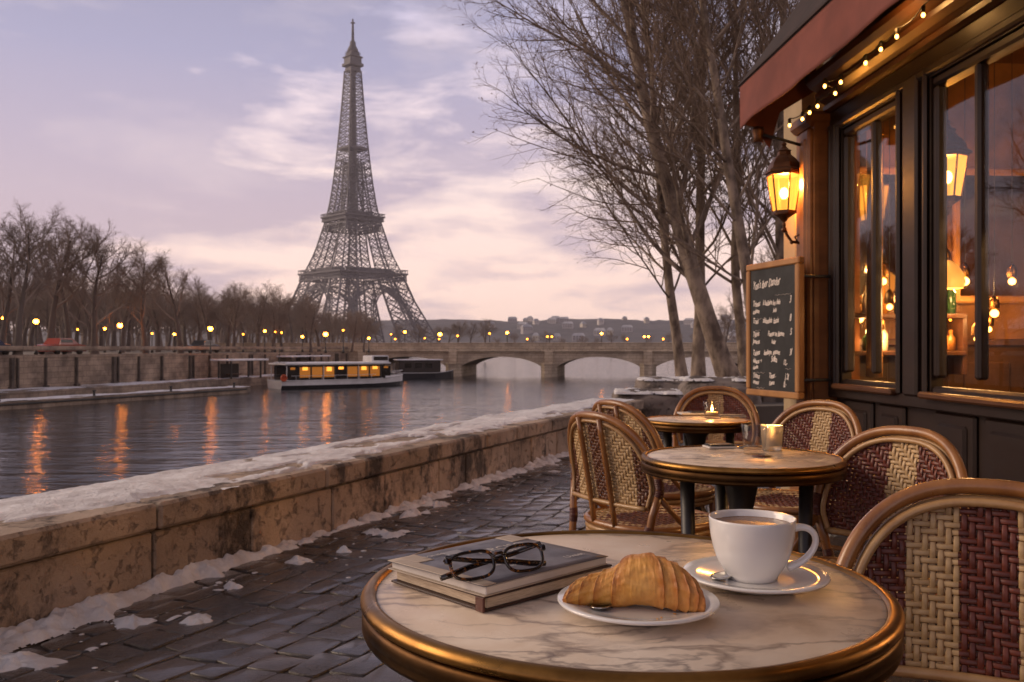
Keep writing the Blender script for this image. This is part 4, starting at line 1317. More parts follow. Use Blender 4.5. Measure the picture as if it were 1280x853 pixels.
# near bank trees: several trunks leaning out over the river
near_spec = [dict(len=11.5, rad=.17, seg=16, wob=.028, up=.018, bias=.004, tip=.14, kids=28, t0=.14, ang=.76, ratio=.385),
             dict(rad=.050, seg=10, wob=.055, up=.062, bias=.026, tip=.14, kids=13, t0=.10, ang=.60, ratio=.42),
             dict(rad=.016, seg=6, wob=.09, up=.045, bias=.012, tip=.25, kids=7, t0=.10, ang=.62, ratio=.44),
             dict(rad=.0080, seg=5, wob=.13, up=.0, bias=.015, tip=.4, kids=4, t0=.1, ang=.62, ratio=.50),
             dict(rad=.0050, seg=3, wob=.16, up=.03, bias=.01, tip=.5)]
NT = [(854, 482, 19.0, (-.16, 0, 1), .135, 'slim leaning trunk, leftmost of the pale trees on the near bank', 11, .95),
      (873, 480, 20.5, (-.02, .02, 1), .17, 'straight pale tree second from the left on the near bank', 12, 1.08),
      (917, 474, 17.5, (-.30, 0, 1), .23, 'thickest near bank tree leaning left beside the menu board', 13, 1.05),
      (932, 472, 21.0, (-.06, 0, 1), .15, 'pale tree half hidden behind the menu board', 14, 1.1),
      (958, 476, 16.0, (-.20, .05, 1), .15, 'white barked leaning tree rising behind the menu board frame', 15, 1.0),
      (985, 474, 18.5, (-.10, 0, 1), .16, 'white barked tree rising behind the wall lantern', 16, 1.1)]
for (px, py, d, d0, rad, lab, seed, sc) in NT:
    c = at(px, py, d)
    sp = [dict(q) for q in near_spec]; sp[0]['rad'] = rad * .86; sp[1]['rad'] = rad * .22; sp[0]['len'] *= sc
    o = grow(seed, sp, np.array([-1.0, -.25, .12]), d0)
    tree_from(lab, o, (c.x, c.y, .2), 0, 'bark_near', 'twig_near', split=1, group='pale trees on the near bank', buds=1800, seed=seed, sides=(12, 7, 5, 3, 3), name='pale_bank_tree')
# ------------------------------------------------------------------ cafe: local x runs along the front away from the camera, y points out to the river
FRZ = math.atan2(1, -.054)
CA = Matrix.Translation((2.35, 0, 0)) @ Matrix.Rotation(FRZ, 4, 'Z')
cw = lambda x, y, z: CA @ Vector((x, y, z))
cafe = thing('cafe_building', 'dark timber cafe front with tall lit windows and panelled base on the right', 'cafe', (2.35, 0, 0), FRZ)
X0, X1 = -2.6, 6.05
WINS = [(4.85, 5.56, 5.17), (3.60, 4.50, 4.12), (2.35, 3.25, 2.87), (1.1, 2.0, 1.62), (-.6, .7, .1)]
ZS, ZT = .84, 2.40
# base: plinth, rails and raised panels
mb = MB()
mb.box(((X0 + X1) / 2, -.10, .06), (X1 - X0, .26, .12), .01)
mb.box(((X0 + X1) / 2, -.14, .45), (X1 - X0, .16, .70))
mb.box(((X0 + X1) / 2, -.085, .755), (X1 - X0, .17, .07), .008)
mb.box(((X0 + X1) / 2, -.085, .165), (X1 - X0, .15, .09), .008)
mb.build('base_wall', M['black_wood'], cafe)
for (a, b_, m_) in WINS:
    for p, q in ((a - .02, m_ - .04), (m_ + .04, b_ + .02)):
        mb = MB(); cx_, w_ = (p + q) / 2, q - p
        mb.box((cx_, -.052, .465), (w_, .03, .50), .012)
        mb.box((cx_, -.034, .465), (w_ - .11, .03, .39), .014)
        mb.build('base_panel', M['black_wood'], cafe)
# posts between the windows
edges = sorted(WINS)
posts = [(X0, edges[0][0])] + [(edges[i][1], edges[i + 1][0]) for i in range(len(edges) - 1)] + [(edges[-1][1], 5.74)]
for (a, b_) in posts:
    mb = MB()
    mb.box(((a + b_) / 2, -.045, 1.62), (b_ - a - .004, .06, 1.70))
    mb.box(((a + b_) / 2, -.005, 1.62), (max(.05, (b_ - a) * .42), .04, 1.68), .012)
    for e in (a + .035, b_ - .035): mb.box((e, -.002, 1.62), (.035, .028, 1.68), .012)
    mb.build('post', M['black_wood'], cafe)
mb = MB()
mb.box((5.895, -.06, 1.28), (.31, .30, 2.50)); mb.box((5.84, .10, 1.32), (.16, .05, 2.28), .015); mb.box((5.84, .122, 1.32), (.09, .03, 2.16), .012)
mb.box((5.895, -.04, .18), (.33, .36, .34), .02); mb.box((5.895, -.04, 2.52), (.33, .36, .10), .03)
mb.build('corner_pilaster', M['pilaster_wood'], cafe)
mb = MB()
mb.box((6.23, -.17, 1.45), (.34, .44, 2.9)); mb.box((6.23, -.16, .2), (.36, .47, .4), .02)
mb.box((6.23, .057, 1.75), (.22, .03, .9), .01); mb.box((6.23, -.16, 2.93), (.40, .52, .12), .03)
mb.build('stone_pier', M['plaster'], cafe)
# header, moulded cornice and the wall above
mb = MB()
mb.box(((X0 + 5.74) / 2, -.10, 2.475), (5.74 - X0, .18, .142))
mb.box(((X0 + 5.74) / 2, -.005, 2.44), (5.74 - X0, .03, .05), .012)
mb.build('header', M['black_wood'], cafe)
prof = [(-.18, 2.55), (.0, 2.55), (.03, 2.56), (.035, 2.585), (.02, 2.60), (.05, 2.615), (.085, 2.64), (.09, 2.665), (.07, 2.675), (.12, 2.70), (.15, 2.73), (.152, 2.765), (.12, 2.79), (-.18, 2.80)]
mb = MB()
n = len(prof)
mb.add([(X0, y, z) for y, z in prof] + [(5.74, y, z) for y, z in prof], [(i, (i + 1) % n, n + (i + 1) % n, n + i) for i in range(n)] + [tuple(range(n))[::-1], tuple(range(n, 2 * n))], 0, False)
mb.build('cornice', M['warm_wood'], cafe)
mb = MB(); mb.box(((X0 + 6.38) / 2, -.24, 4.3), (6.38 - X0, .30, 2.99)); mb.box((6.21, -3.3, 1.9), (.34, 5.9, 7.78)); mb.box((X0 - .17, -3.3, 2.9), (.3, 6.2, 5.8)); mb.build('upper_wall', M['render_upper'], cafe)
mb = MB(); mb.box(((X0 + 6.3) / 2, -3.1, 5.9), (6.7 - X0, 6.8, .25)); mb.build('roof', M['awning_top'], cafe)
# windows
for (a, b_, m_) in WINS:
    mb = MB()
    for (c, s) in ((((a + b_) / 2, -.05, ZS - .03), (b_ - a, .07, .06)), (((a + b_) / 2, -.05, ZT - .02), (b_ - a, .06, .05)),
                   ((a + .022, -.05, (ZS + ZT) / 2), (.044, .06, ZT - ZS - .09)), ((b_ - .022, -.05, (ZS + ZT) / 2), (.044, .06, ZT - ZS - .09)), ((m_, -.05, (ZS + ZT) / 2), (.045, .055, ZT - ZS - .09))):
        mb.box(c, s, .012)
    w = mb.build('window_frame', M['black_wood'], cafe)
    for p, q in ((a + .05, m_ - .028), (m_ + .028, b_ - .05)):
        MB().box(((p + q) / 2, -.045, (ZS + ZT) / 2), (q - p + .01, .006, ZT - ZS - .05)).build('pane', M['pane'], w)
    MB().box(((a + b_) / 2, .012, ZS - .045), (b_ - a + .06, .07, .035), .01).build('sill', M['warm_wood'], w)
# the room behind
D_ = -4.2
mb = MB()
mb.box((1.7, D_ - .1, 1.5), (8.7, .2, 3.4)); mb.box((5.99, D_ / 2 - .2, 1.5), (.08, -D_ - .3, 3.2)); mb.box((X0 + .06, D_ / 2 - .1, 1.5), (.1, -D_, 3.2))
mb.build('interior_wall', M['wall_warm'], cafe)
mb = MB(); mb.box((1.7, D_ / 2 - .12, .01), (8.6, -D_ - .2, .06)); mb.build('interior_floor', M['wall_dark'], cafe)
mb = MB(); mb.box((1.7, D_ / 2 - .12, 3.0), (8.6, -D_ - .1, .08))
for x in np.arange(-2, 6, 1.2): mb.box((x, D_ / 2 - .12, 2.9), (.14, -D_ - .2, .14))
mb.build('interior_ceiling', M['wall_dark'], cafe)
# counter, shelves with bottles, mirror frames, curtains, tables inside
def inside(name, label, cat, x, y, group=None, rz=0.0): return thing(name, label, cat, cw(x, y, .04), FRZ + rz, group)

# what the end wall carries: panelling, a mirror, sconces and a shelf, seen through the glass
mb = MB()
mb.box((5.935, -1.2, .55), (.03, 2.2, 1.0)); mb.box((5.92, -1.2, 1.07), (.06, 2.2, .05), .01)
for q in range(5): mb.box((5.915, -.32 - q * .42, .55), (.02, .32, .78), .008)
mb.build('interior_panelling', M['wall_dark'], cafe)
for q, (y, lab) in enumerate(((-.42, 'gilt framed mirror on the end wall inside the cafe, behind the right window'), (-1.25, 'gilt framed mirror deeper inside the cafe'))):
    t_ = inside('wall_mirror', lab, 'mirror', 5.93, y, 'mirrors inside the cafe')
    mb = MB()
    for c, s in (((0, 0, 1.32), (.04, .62, .05)), ((0, 0, 2.18), (.04, .62, .05)), ((0, -.29, 1.75), (.04, .05, .86)), ((0, .29, 1.75), (.04, .05, .86))): mb.box(c, s, .012)
    mb.build('frame', M['frame_oak'], t_)
    MB().box((.005, 0, 1.75), (.02, .55, .83)).build('mirror_glass', pm('mirror_glass', (.62, .55, .46), None, rough=.06, metal=1), t_)
t_ = inside('bottle_shelf', 'short shelf of bottles and glasses low on the end wall inside the cafe', 'shelf', 5.80, -.50)
mb = MB(); mb.box((0, 0, 1.20), (.22, .8, .03), .005); mb.box((0, 0, .96), (.22, .8, .03), .005)
for y in (-.39, .39): mb.box((0, y, 1.02), (.2, .03, .40), .005)
mb.build('boards', M['warm_wood'], t_)
_bc = [pm('green_bottle_glass', (.02, .05, .02), None, rough=.1), pm('amber_bottle_glass', (.30, .12, .02), None, rough=.1), pm('pale_bottle_glass', (.5, .44, .34), None, rough=.1)]
for q in range(14):
    y = -.34 + (q % 7) * .113; z = 1.216 if q < 7 else .976; h_ = rnd.uniform(.13, .19) if q >= 7 else rnd.uniform(.2, .29)
    MB().lathe([(.030, 0), (.031, h_ * .6), (.013, h_ * .75), (.012, h_), (.001, h_)], 10, (rnd.uniform(-.03, .03), y, z)).build('bottle', _bc[q % 3], t_)
for q, (x, y, lab) in enumerate(((5.0, -.62, 'small round cafe table set inside behind the left window'), (4.1, -.70, 'small round cafe table set inside behind the right window'))):
    t_ = inside('indoor_table', lab, 'table', x, y, 'tables inside the cafe')
    MB().lathe([(.001, .70), (.28, .70), (.29, .712), (.28, .725), (.001, .725)], 32).build('top', M['warm_wood'], t_)
    MB().lathe([(.2, 0), (.19, .02), (.03, .05), (.025, .68), (.08, .70)], 16).build('column', M['iron'], t_)
t_ = inside('bar_counter', 'dark timber bar counter inside the cafe seen through the windows', 'counter', 4.4, -2.9)
mb = MB(); mb.box((0, 0, .5), (2.6, .55, 1.0), .01)
for q in range(5): mb.box((-1.04 + q * .52, .285, .5), (.42, .03, .7), .012)
mb.build('front', M['wall_dark'], t_); MB().box((0, .04, 1.03), (2.75, .72, .06), .02).build('top', M['warm_wood'], t_)
t_ = inside('back_shelf', 'tall back shelf with rows of bottles behind the bar counter', 'shelf', 4.3, -4.03)
mb = MB()
for z in (1.1, 1.5, 1.9, 2.3): mb.box((0, 0, z), (2.8, .24, .04))
for x in (-1.4, 0, 1.4): mb.box((x, 0, 1.3), (.06, .26, 2.5))
mb.build('boards', M['warm_wood'], t_)
cols = [pm('bottle_green', (.02, .05, .02), None, rough=.1), pm('bottle_amber', (.16, .06, .01), None, rough=.1), pm('bottle_clear', (.3, .28, .24), None, rough=.08)]
k = 0
for z in (1.12, 1.52, 1.92):
    for x in np.arange(-1.25, 1.3, .17):
        if abs(x) < .08: continue
        h_ = rnd.uniform(.22, .31)
        MB().lathe([(.036, 0), (.036, h_ * .6), (.014, h_ * .75), (.013, h_), (.001, h_)], 10, (x + rnd.uniform(-.02, .02), 0, z)).build('bottle', cols[k % 3], t_); k += 1
curt = pm('amber_curtain_cloth', (.40, .20, .06), (.30, .13, .035), 5, .85)
for i, (x, w_, lab) in enumerate(((3.62, .34, 'amber curtain drawn aside at the nearer edge of the right cafe window'), (5.52, .16, 'narrow amber curtain at the far edge of the left cafe window'))):
    u = np.linspace(0, 1, 60); zz = np.linspace(0, 1, 24); U, Zq = np.meshgrid(u, zz, indexing='ij')
    pinch = 1 - .45 * np.exp(-((Zq - .38) / .13) ** 2) if i == 0 else 1 - .1 * Zq
    P = np.stack([x + (U * w_) * pinch, -.24 + .025 * np.sin(U * 38) * pinch, .85 + Zq * 1.5], -1)
    t_ = inside('curtain', lab, 'curtain', 0, 0, 'curtains inside the cafe'); t_.location.z = 0
    o = MB().grid(P).build('cloth', curt, t_); sol = o.modifiers.new('s', 'SOLIDIFY'); sol.thickness = .004
    MB().tube([(x - .03, -.24, 2.36), (x + w_ + .03, -.24, 2.36)], .010, 8).build('rod', M['brass'], t_)
shade = bpy.data.materials.new('lit_lampshade'); shade.use_nodes = True
_b = shade.node_tree.nodes['Principled BSDF']; _b.inputs['Base Color'].default_value = (.8, .42, .14, 1); _b.inputs['Emission Color'].default_value = (1, .40, .07, 1); _b.inputs['Emission Strength'].default_value = .55


def room_lamp(px, py, d, lab, r=.05, globe=True, w=14):
    """Pendant lamp inside the room, hung at the given pixel and depth."""
    k_ = (px - HX) / F
    d = max(d, 2.56 / (k_ + .054)) if d > 3 else d      # always behind the glass
    p = at(px, py, d)
    t_ = thing('pendant_lamp', lab, 'lamp', p, 0, 'lamps inside the cafe')
    MB().beam((0, 0, r), (0, 0, 2.95 - p.z), .0025).build('cable', M['dark_metal'], t_)
    if globe: MB().sphere((0, 0, 0), r, 16, 10).build('globe', M['bulb'], t_)
    else:
        MB().lathe_open([(.03, .10), (.07, .07), (.105, .01), (.112, -.04), (.10, -.075)], 24).build('shade', shade, t_)
        MB().sphere((0, 0, -.01), .03, 12, 8).build('bulb', M['bulb'], t_)
    MB().lathe([(.02, r), (.03, r + .01), (.028, r + .06), (.008, r + .09)], 12).build('fitting', M['brass'], t_)
    l = bpy.data.lights.new('lamp_light', 'POINT'); l.energy = w; l.color = (1, .52, .18); l.shadow_soft_size = r
    lo = bpy.data.objects.new('lamp_light', l); COL.objects.link(lo); lo.parent = t_; lo.location = (0, 0, -r * 1.05 if globe else -.16)
    return t_


room_lamp(1182, 346, 5.55, 'wide glowing lampshade low inside the right cafe window', .09, False, 14)
room_lamp(1206, 352, 5.8, 'small bright round bulb to the right of the wide lampshade inside the cafe', .028, True, 5)
room_lamp(1229, 366, 5.2, 'small bright bulb lowest behind the mullion of the right cafe window', .022, True, 4)
room_lamp(1100, 420, 5.7, 'bright round bulb low inside the left cafe window', .036, True, 6)
room_lamp(1074, 398, 5.8, 'faint small bulb at the left edge inside the left cafe window', .03, True, 5)
room_lamp(1243, 392, 5.6, 'small bright bulb low near the right edge inside the cafe', .025, True, 3)
room_lamp(1172, 408, 5.75, 'small bright bulb lowest in the left pane of the right cafe window', .022, True, 3)
room_lamp(1104, 352, 5.6, 'small bright bulb high in the right pane of the left cafe window', .022, True, 3)
for q, (px, py, d, r_) in enumerate(sorted(((1056, 330, 5.75, .020), (1066, 362, 5.2, .018), (1096, 446, 5.4, .020), (1112, 384, 5.0, .018), (1168, 318, 5.5, .020), (1236, 412, 5.72, .018), (1265, 352, 5.6, .022), (1221, 424, 5.4, .016)))):  # tiny bulbs added at random spots to give the windows more amber glow
    room_lamp(px, py, d, '%s bulb from the left among the tiny ones added behind the cafe windows for amber glow' % ORD[q], r_, True, 1.2)
for x, lab in ((2.4, 'glowing lampshade hung inside the cafe beyond the right edge of the photo'), (.6, 'glowing lampshade over the nearest tables inside the cafe')):
    p = cw(x, -1.6, 1.9)
    room_lamp(640 + F * p.x / max(p.y, .2), HY - (p.z - CZ) * F / max(p.y, .2), p.y, lab, .09, False, 50)

# awning
AP, AX1, AX0 = .52, 5.93, -2.4
awn = thing('awning', 'faded terracotta cafe awning with hanging valance above the windows', 'awning', cw(0, 0, 2.4), FRZ)
AM = Matrix.Translation((0, 0, -2.4))
mb = MB(); mb.M = AM
xs_ = np.linspace(AX0, AX1, 260); zs_ = np.linspace(2.49, 2.765, 12)
Xg, Zg = np.meshgrid(xs_, zs_, indexing='ij'); k_ = np.clip((2.765 - Zg) / .275, 0, 1)
mb.grid(np.stack([Xg, AP + .012 * k_ * np.sin(Xg * 7) + .010 * k_ * (fbm(Xg * 3, Zg * 2, 171, 3) - .5) * 2, Zg + .004 * np.sin(Xg * 5) * k_], -1))
o = mb.build('valance', M['awning'], awn); o.modifiers.new('s', 'SOLIDIFY').thickness = .004
mb = MB(); mb.M = AM
y_ = np.linspace(-.08, AP + .015, 10); Xg, Yg = np.meshgrid(np.linspace(AX0, AX1 + .02, 80), y_, indexing='ij')
mb.grid(np.stack([Xg, Yg, 2.77 + (AP + .015 - Yg) / (AP + .095) * .86 - .02 * np.sin((Yg + .08) / (AP + .1) * 3.14)], -1))
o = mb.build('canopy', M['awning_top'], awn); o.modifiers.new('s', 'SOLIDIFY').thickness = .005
mb = MB(); mb.M = AM
mb.add([(AX1, AP, 2.765), (AX1, AP, 2.52), (AX1, AP - .1, 2.50), (AX1, AP - .2, 2.36), (AX1, AP - .27, 2.60), (AX1, .02, 2.74), (AX1, -.07, 3.6)], [tuple(range(7))], 0, False)
o = mb.build('end_flap', M['awning'], awn); o.modifiers.new('s', 'SOLIDIFY').thickness = .004
mb = MB(); mb.M = AM
mb.tube([(AX0, AP - .01, 2.775), (AX1 + .02, AP - .01, 2.775)], .016, 8)
for x in (AX1 - .04, 4.2, 2.4, .6, -1.2):
    mb.tube([(x, -.03, 3.1), (x, AP - .03, 2.77)], .011, 6); mb.tube([(x, .0, 2.84), (x, AP - .03, 2.765)], .011, 6)
mb.build('frame', M['dark_metal'], awn)

# string of bulbs under the awning
SB = [(1012, 141), (1101, 62), (987, 157), (1003, 149), (1022, 133), (1031, 108), (1044, 117), (1051, 103), (1082, 79), (1121, 46), (1154, 19)]
sl = thing('string_lights', 'string of small warm bulbs looped along the cornice under the awning', 'string lights', cw(4.8, .2, 2.72), FRZ)
SI = (Matrix.Translation(cw(4.8, .2, 2.72)) @ Matrix.Rotation(FRZ, 4, 'Z')).inverted()
pts = []
for i, (px, py) in enumerate(SB):
    off = (.20, .17, .30, .26, .22, .26, .17, .21, .19, .2, .2)[i]
    k_ = (px - HX) / F; d = (2.35 - off) / (k_ + .054); p = SI @ at(px, py, d); pts.append(p)
pts = sorted(pts, key=lambda p: -p.x)
x_ = pts[-1].x
for q in range(1, 6): pts.append(Vector((x_ - .42 * q, 0, .02 * (-1) ** q)))
wire = []
for a, b_ in zip(pts[:-1], pts[1:]):
    for u in np.linspace(0, 1, 7)[:-1]:
        wire.append(a.lerp(b_, u) + Vector((0, 0, .045 - .10 * u * (1 - u))))
wire.append(pts[-1] + Vector((0, 0, .045)))
MB().tube([tuple(p) for p in wire], .0035, 5).build('wire', M['dark_metal'], sl)
for p in pts:
    b_ = MB().sphere(tuple(p), .0092, 12, 8, sc=(1, 1, 1.25)).build('bulb', M['bulb'], sl)
    MB().lathe([(.009, .012), (.010, .016), (.010, .04), (.004, .045)], 10, tuple(p)).build('socket', M['dark_metal'], b_)
for x in (4.4, 2.6, .8):
    l = bpy.data.lights.new('string_glow', 'POINT'); l.energy = 2.2; l.color = (1, .50, .15); l.shadow_soft_size = .02
    lo = bpy.data.objects.new('string_glow', l); COL.objects.link(lo); lo.parent = sl; lo.location = (x - 4.8, .06, -.06)

# wall lanterns: the one on the corner, and one added inside for the lantern image in the right pane
lpane = bpy.data.materials.new('amber_lantern_glass'); lpane.use_nodes = True
nt = lpane.node_tree; nt.nodes.clear()
e_ = N_(nt, 'ShaderNodeEmission'); e_.inputs[0].default_value = (1, .40, .055, 1); e_.inputs[1].default_value = 1.5
t2_ = N_(nt, 'ShaderNodeBsdfTransparent'); t2_.inputs[0].default_value = (1, .72, .34, 1)
mx_ = N_(nt, 'ShaderNodeMixShader'); mx_.inputs[0].default_value = .62
nt.links.new(t2_.outputs[0], mx_.inputs[1]); nt.links.new(e_.outputs[0], mx_.inputs[2])
nt.links.new(mx_.outputs[0], N_(nt, 'ShaderNodeOutputMaterial').inputs[0])


def lantern(lab, loc, bracket, s=1.0, w=30, cat='lantern'):
    t_ = thing('lantern', lab, cat, loc, FRZ, 'lit cafe lanterns')
    S_ = Matrix.Scale(s, 4)
    def B(): m_ = MB(); m_.M = S_; return m_
    six = 6
    B().lathe_open([(.074, -.128), (.112, .125)], six, smooth=False).build('glass', lpane, t_)
    mb = B()
    for k in range(six):
        a = k * math.pi / 3
        mb.beam((.076 * math.cos(a), .076 * math.sin(a), -.13), (.115 * math.cos(a), .115 * math.sin(a), .13), .006)
    for z, r_ in ((-.132, .080), (.128, .118)):
        mb.lathe([(r_ - .012, z - .008), (r_ + .004, z - .008), (r_ + .004, z + .010), (r_ - .012, z + .010)], six, smooth=False)
    mb.build('cage', M['copper'], t_)
    B().lathe([(.140, .138), (.135, .152), (.112, .168), (.104, .20), (.078, .235), (.048, .262), (.044, .285), (.052, .290), (.03, .305), (.012, .325), (.020, .338), (.004, .355), (.001, .36)], six, smooth=False).build('cap', M['copper'], t_)
    mb = B()
    mb.lathe([(.0015, -.235), (.010, -.228), (.014, -.212), (.008, -.20), (.022, -.185), (.030, -.172), (.052, -.158), (.078, -.140), (.02, -.138)], 12)
    mb.build('finial', M['copper'], t_)
    B().sphere((0, 0, .0), .030, 14, 10, sc=(1, 1, 1.35)).build('bulb', M['bulb_hot'], t_)
    B().lathe([(.018, -.12), (.018, -.05), (.012, -.04)], 10).build('holder', M['brass'], t_)
    if bracket:
        mb = B()
        mb.box((0, -bracket + .015, -.30), (.07, .03, .17), .008)
        mb.tube([(0, -bracket + .03, -.335), (0, -bracket * .6, -.345), (0, -bracket * .25, -.33), (0, -.02, -.285), (0, 0, -.225)], .010, 8)
        mb.tube([(0, -bracket + .03, -.26), (0, -bracket * .6, -.27), (0, -bracket * .35, -.30), (0, -bracket * .45, -.335)], .007, 8)
        mb.sphere((0, 0, -.25), .02, 10, 8); mb.sphere((0, -bracket * .25, -.335), .014, 10, 8)
        mb.lathe([(.002, -.40), (.015, -.385), (.02, -.36), (.012, -.34)], 10, (0, -bracket + .05, 0))
        mb.build('bracket', M['copper'], t_)
    else:
        B().beam((0, 0, .355), (0, 0, (2.95 - loc.z) / s), .006).build('chain', M['dark_metal'], t_)
    l = bpy.data.lights.new('lantern_light', 'POINT'); l.energy = w; l.color = (1, .50, .15); l.shadow_soft_size = .03
    lo = bpy.data.objects.new('lantern_light', l); COL.objects.link(lo); lo.parent = t_; lo.location = (0, 0, .06 * s)
    return t_


lp = at(980, 242, 5.98)
lantern('lit copper wall lantern on a scrolled bracket at the corner of the cafe', lp, .215, .98, 70)
d_ = 5.45
lantern('lit lantern added inside for the lantern image in the right cafe window', at(1184, 222, d_), 0, 1.0, 22)
# small black spotlight on an arm above the lantern
sp_ = thing('arm_spotlight', 'small black unlit spotlight on a straight arm above the wall lantern', 'spotlight', cw(5.86, .06, 2.36), FRZ)
mb = MB(); mb.box((0, .03, 0), (.07, .03, .09), .008); mb.tube([(0, .04, 0), (.02, .20, .05), (.03, .33, .085)], .010, 8); mb.build('arm', M['dark_metal'], sp_)
MB().lathe([(.02, .055), (.038, .045), (.040, .02), (.030, -.01), (.034, -.05), (.028, -.052)], 16, (.03, .35, .08)).build('head', M['copper'], sp_)

# ------------------------------------------------------------------ menu board
def text_faces(s, size, shear=.0, extrude=.0):
    c = bpy.data.curves.new('t', 'FONT'); c.body = s; c.size = size; c.shear = shear; c.extrude = extrude; c.resolution_u = 2
    o = bpy.data.objects.new('t', c); COL.objects.link(o)
    dg = bpy.context.evaluated_depsgraph_get(); me = bpy.data.meshes.new_from_object(o.evaluated_get(dg))
    V = np.array([v.co[:] for v in me.vertices]).reshape(-1, 3); Fc = [tuple(p.vertices) for p in me.polygons]
    bpy.data.objects.remove(o); bpy.data.curves.remove(c); bpy.data.meshes.remove(me)
    return V, Fc


bl, brr = at(936, 415, 6.22), at(1002, 408, 5.60)
bdir = Vector((brr.x - bl.x, brr.y - bl.y, 0)); bw = bdir.length; bz = math.atan2(bdir.y, bdir.x)
BH = .905
bc = (bl + brr) / 2
board = thing('menu_board', 'black chalk menu board in a golden oak frame hung from the cafe corner', 'menu board', (bc.x, bc.y, 1.16), bz)
mb = MB()
for c, s in (((0, 0, BH / 2 - .022), (bw, .05, .044)), ((0, 0, -BH / 2 + .022), (bw, .05, .044)), ((-bw / 2 + .022, 0, 0), (.044, .049, BH - .09)), ((bw / 2 - .022, 0, 0), (.044, .049, BH - .09))): mb.box(c, s, .007)
mb.build('frame', M['frame_oak'], board)
MB().box((0, .004, 0), (bw - .08, .03, BH - .08)).build('slate', M['slate'], board)
# hand lettered chalk
mb = MB(); cr = random.Random(8)
lines = [(-.37, .27, "Yon's iber Dander", .082, .0), (-.37, .145, "Trimus", .058, 0), (-.17, .150, "à baldaire les duis", .054, .0), (.33, .152, "3", .07, 0), (-.37, .095, "assiman", .048, 0), (.03, .10, "jadis", .042, 0),
         (-.37, .02, "Trans", .056, 0), (-.17, .022, "ablanduis  famis", .056, 0), (.33, .025, "8", .07, 0),
         (-.37, -.075, "Thirus", .056, 0), (-.07, -.07, "Faume an fiamen", .052, 0), (.34, -.07, "5", .065, 0), (-.37, -.125, "Jamaran.", .048, 0), (.0, -.125, "balar", .044, 0),
         (-.37, -.21, "Taimus", .056, 0), (-.15, -.205, "lambayn  anames", .052, 0), (.33, -.205, "3f", .06, 0), (-.37, -.265, "dabaras  +", .048, 0), (-.01, -.255, "Sullta", .06, 0), (.22, -.275, "12,-", .052, 0), (-.37, -.31, "damina", .042, 0),
         (-.37, -.375, "Trimus", .054, 0), (-.05, -.37, "Timas .", .052, 0), (.25, -.375, "j 2l", .06, 0), (-.37, -.42, "omaras", .046, 0), (-.05, -.42, "Fiamas", .044, 0), (.22, -.425, "8,-", .055, 0)]
sx_ = (bw - .13) / .80
for (x, z, s, sz, _) in lines:
    V, Fc = text_faces(s, sz, .35)
    if not len(V): continue
    wob = .004 * np.sin(V[:, 0] * 40 + cr.random() * 6)
    P = np.stack([(x + V[:, 0] * .86) * sx_ - .005, np.full(len(V), -.0135), z * .94 + .02 + V[:, 1] * .95 + wob + V[:, 0] * cr.uniform(-.02, .03)], -1)
    mb = MB()
    for ox, oz in ((0, 0), (.0022, .0006), (.0008, .0022), (-.0014, .001)):
        mb.add(P + np.array([ox, -.0003 * abs(ox) * 1000, oz]), Fc, 0, False)
    mb.build('chalk_line', M['chalk'], board)
for (x, z, w_) in ((-.30, .055, .12), (-.33, -.03, .10), (-.3, -.335, .16), (-.3, -.445, .15), (.25, -.30, .1), (.05, .215, .3)):
    xx = np.linspace(0, w_, 12)
    mb = MB(); mb.tube([((x + q) * sx_, -.0135, z * .94 + .02 + .004 * math.sin(q * 90)) for q in xx], .0022, 4, flat=(1, .25)); mb.build('chalk_line', M['chalk'], board)
for z in (.33, -.33):
    mb = MB(); mb.tube([(bw / 2 - .02, .02, z), (bw / 2 - .02, .14, z), (bw / 2 + .01, .30, z)], .010, 6); mb.build('hanger', M['dark_metal'], board)

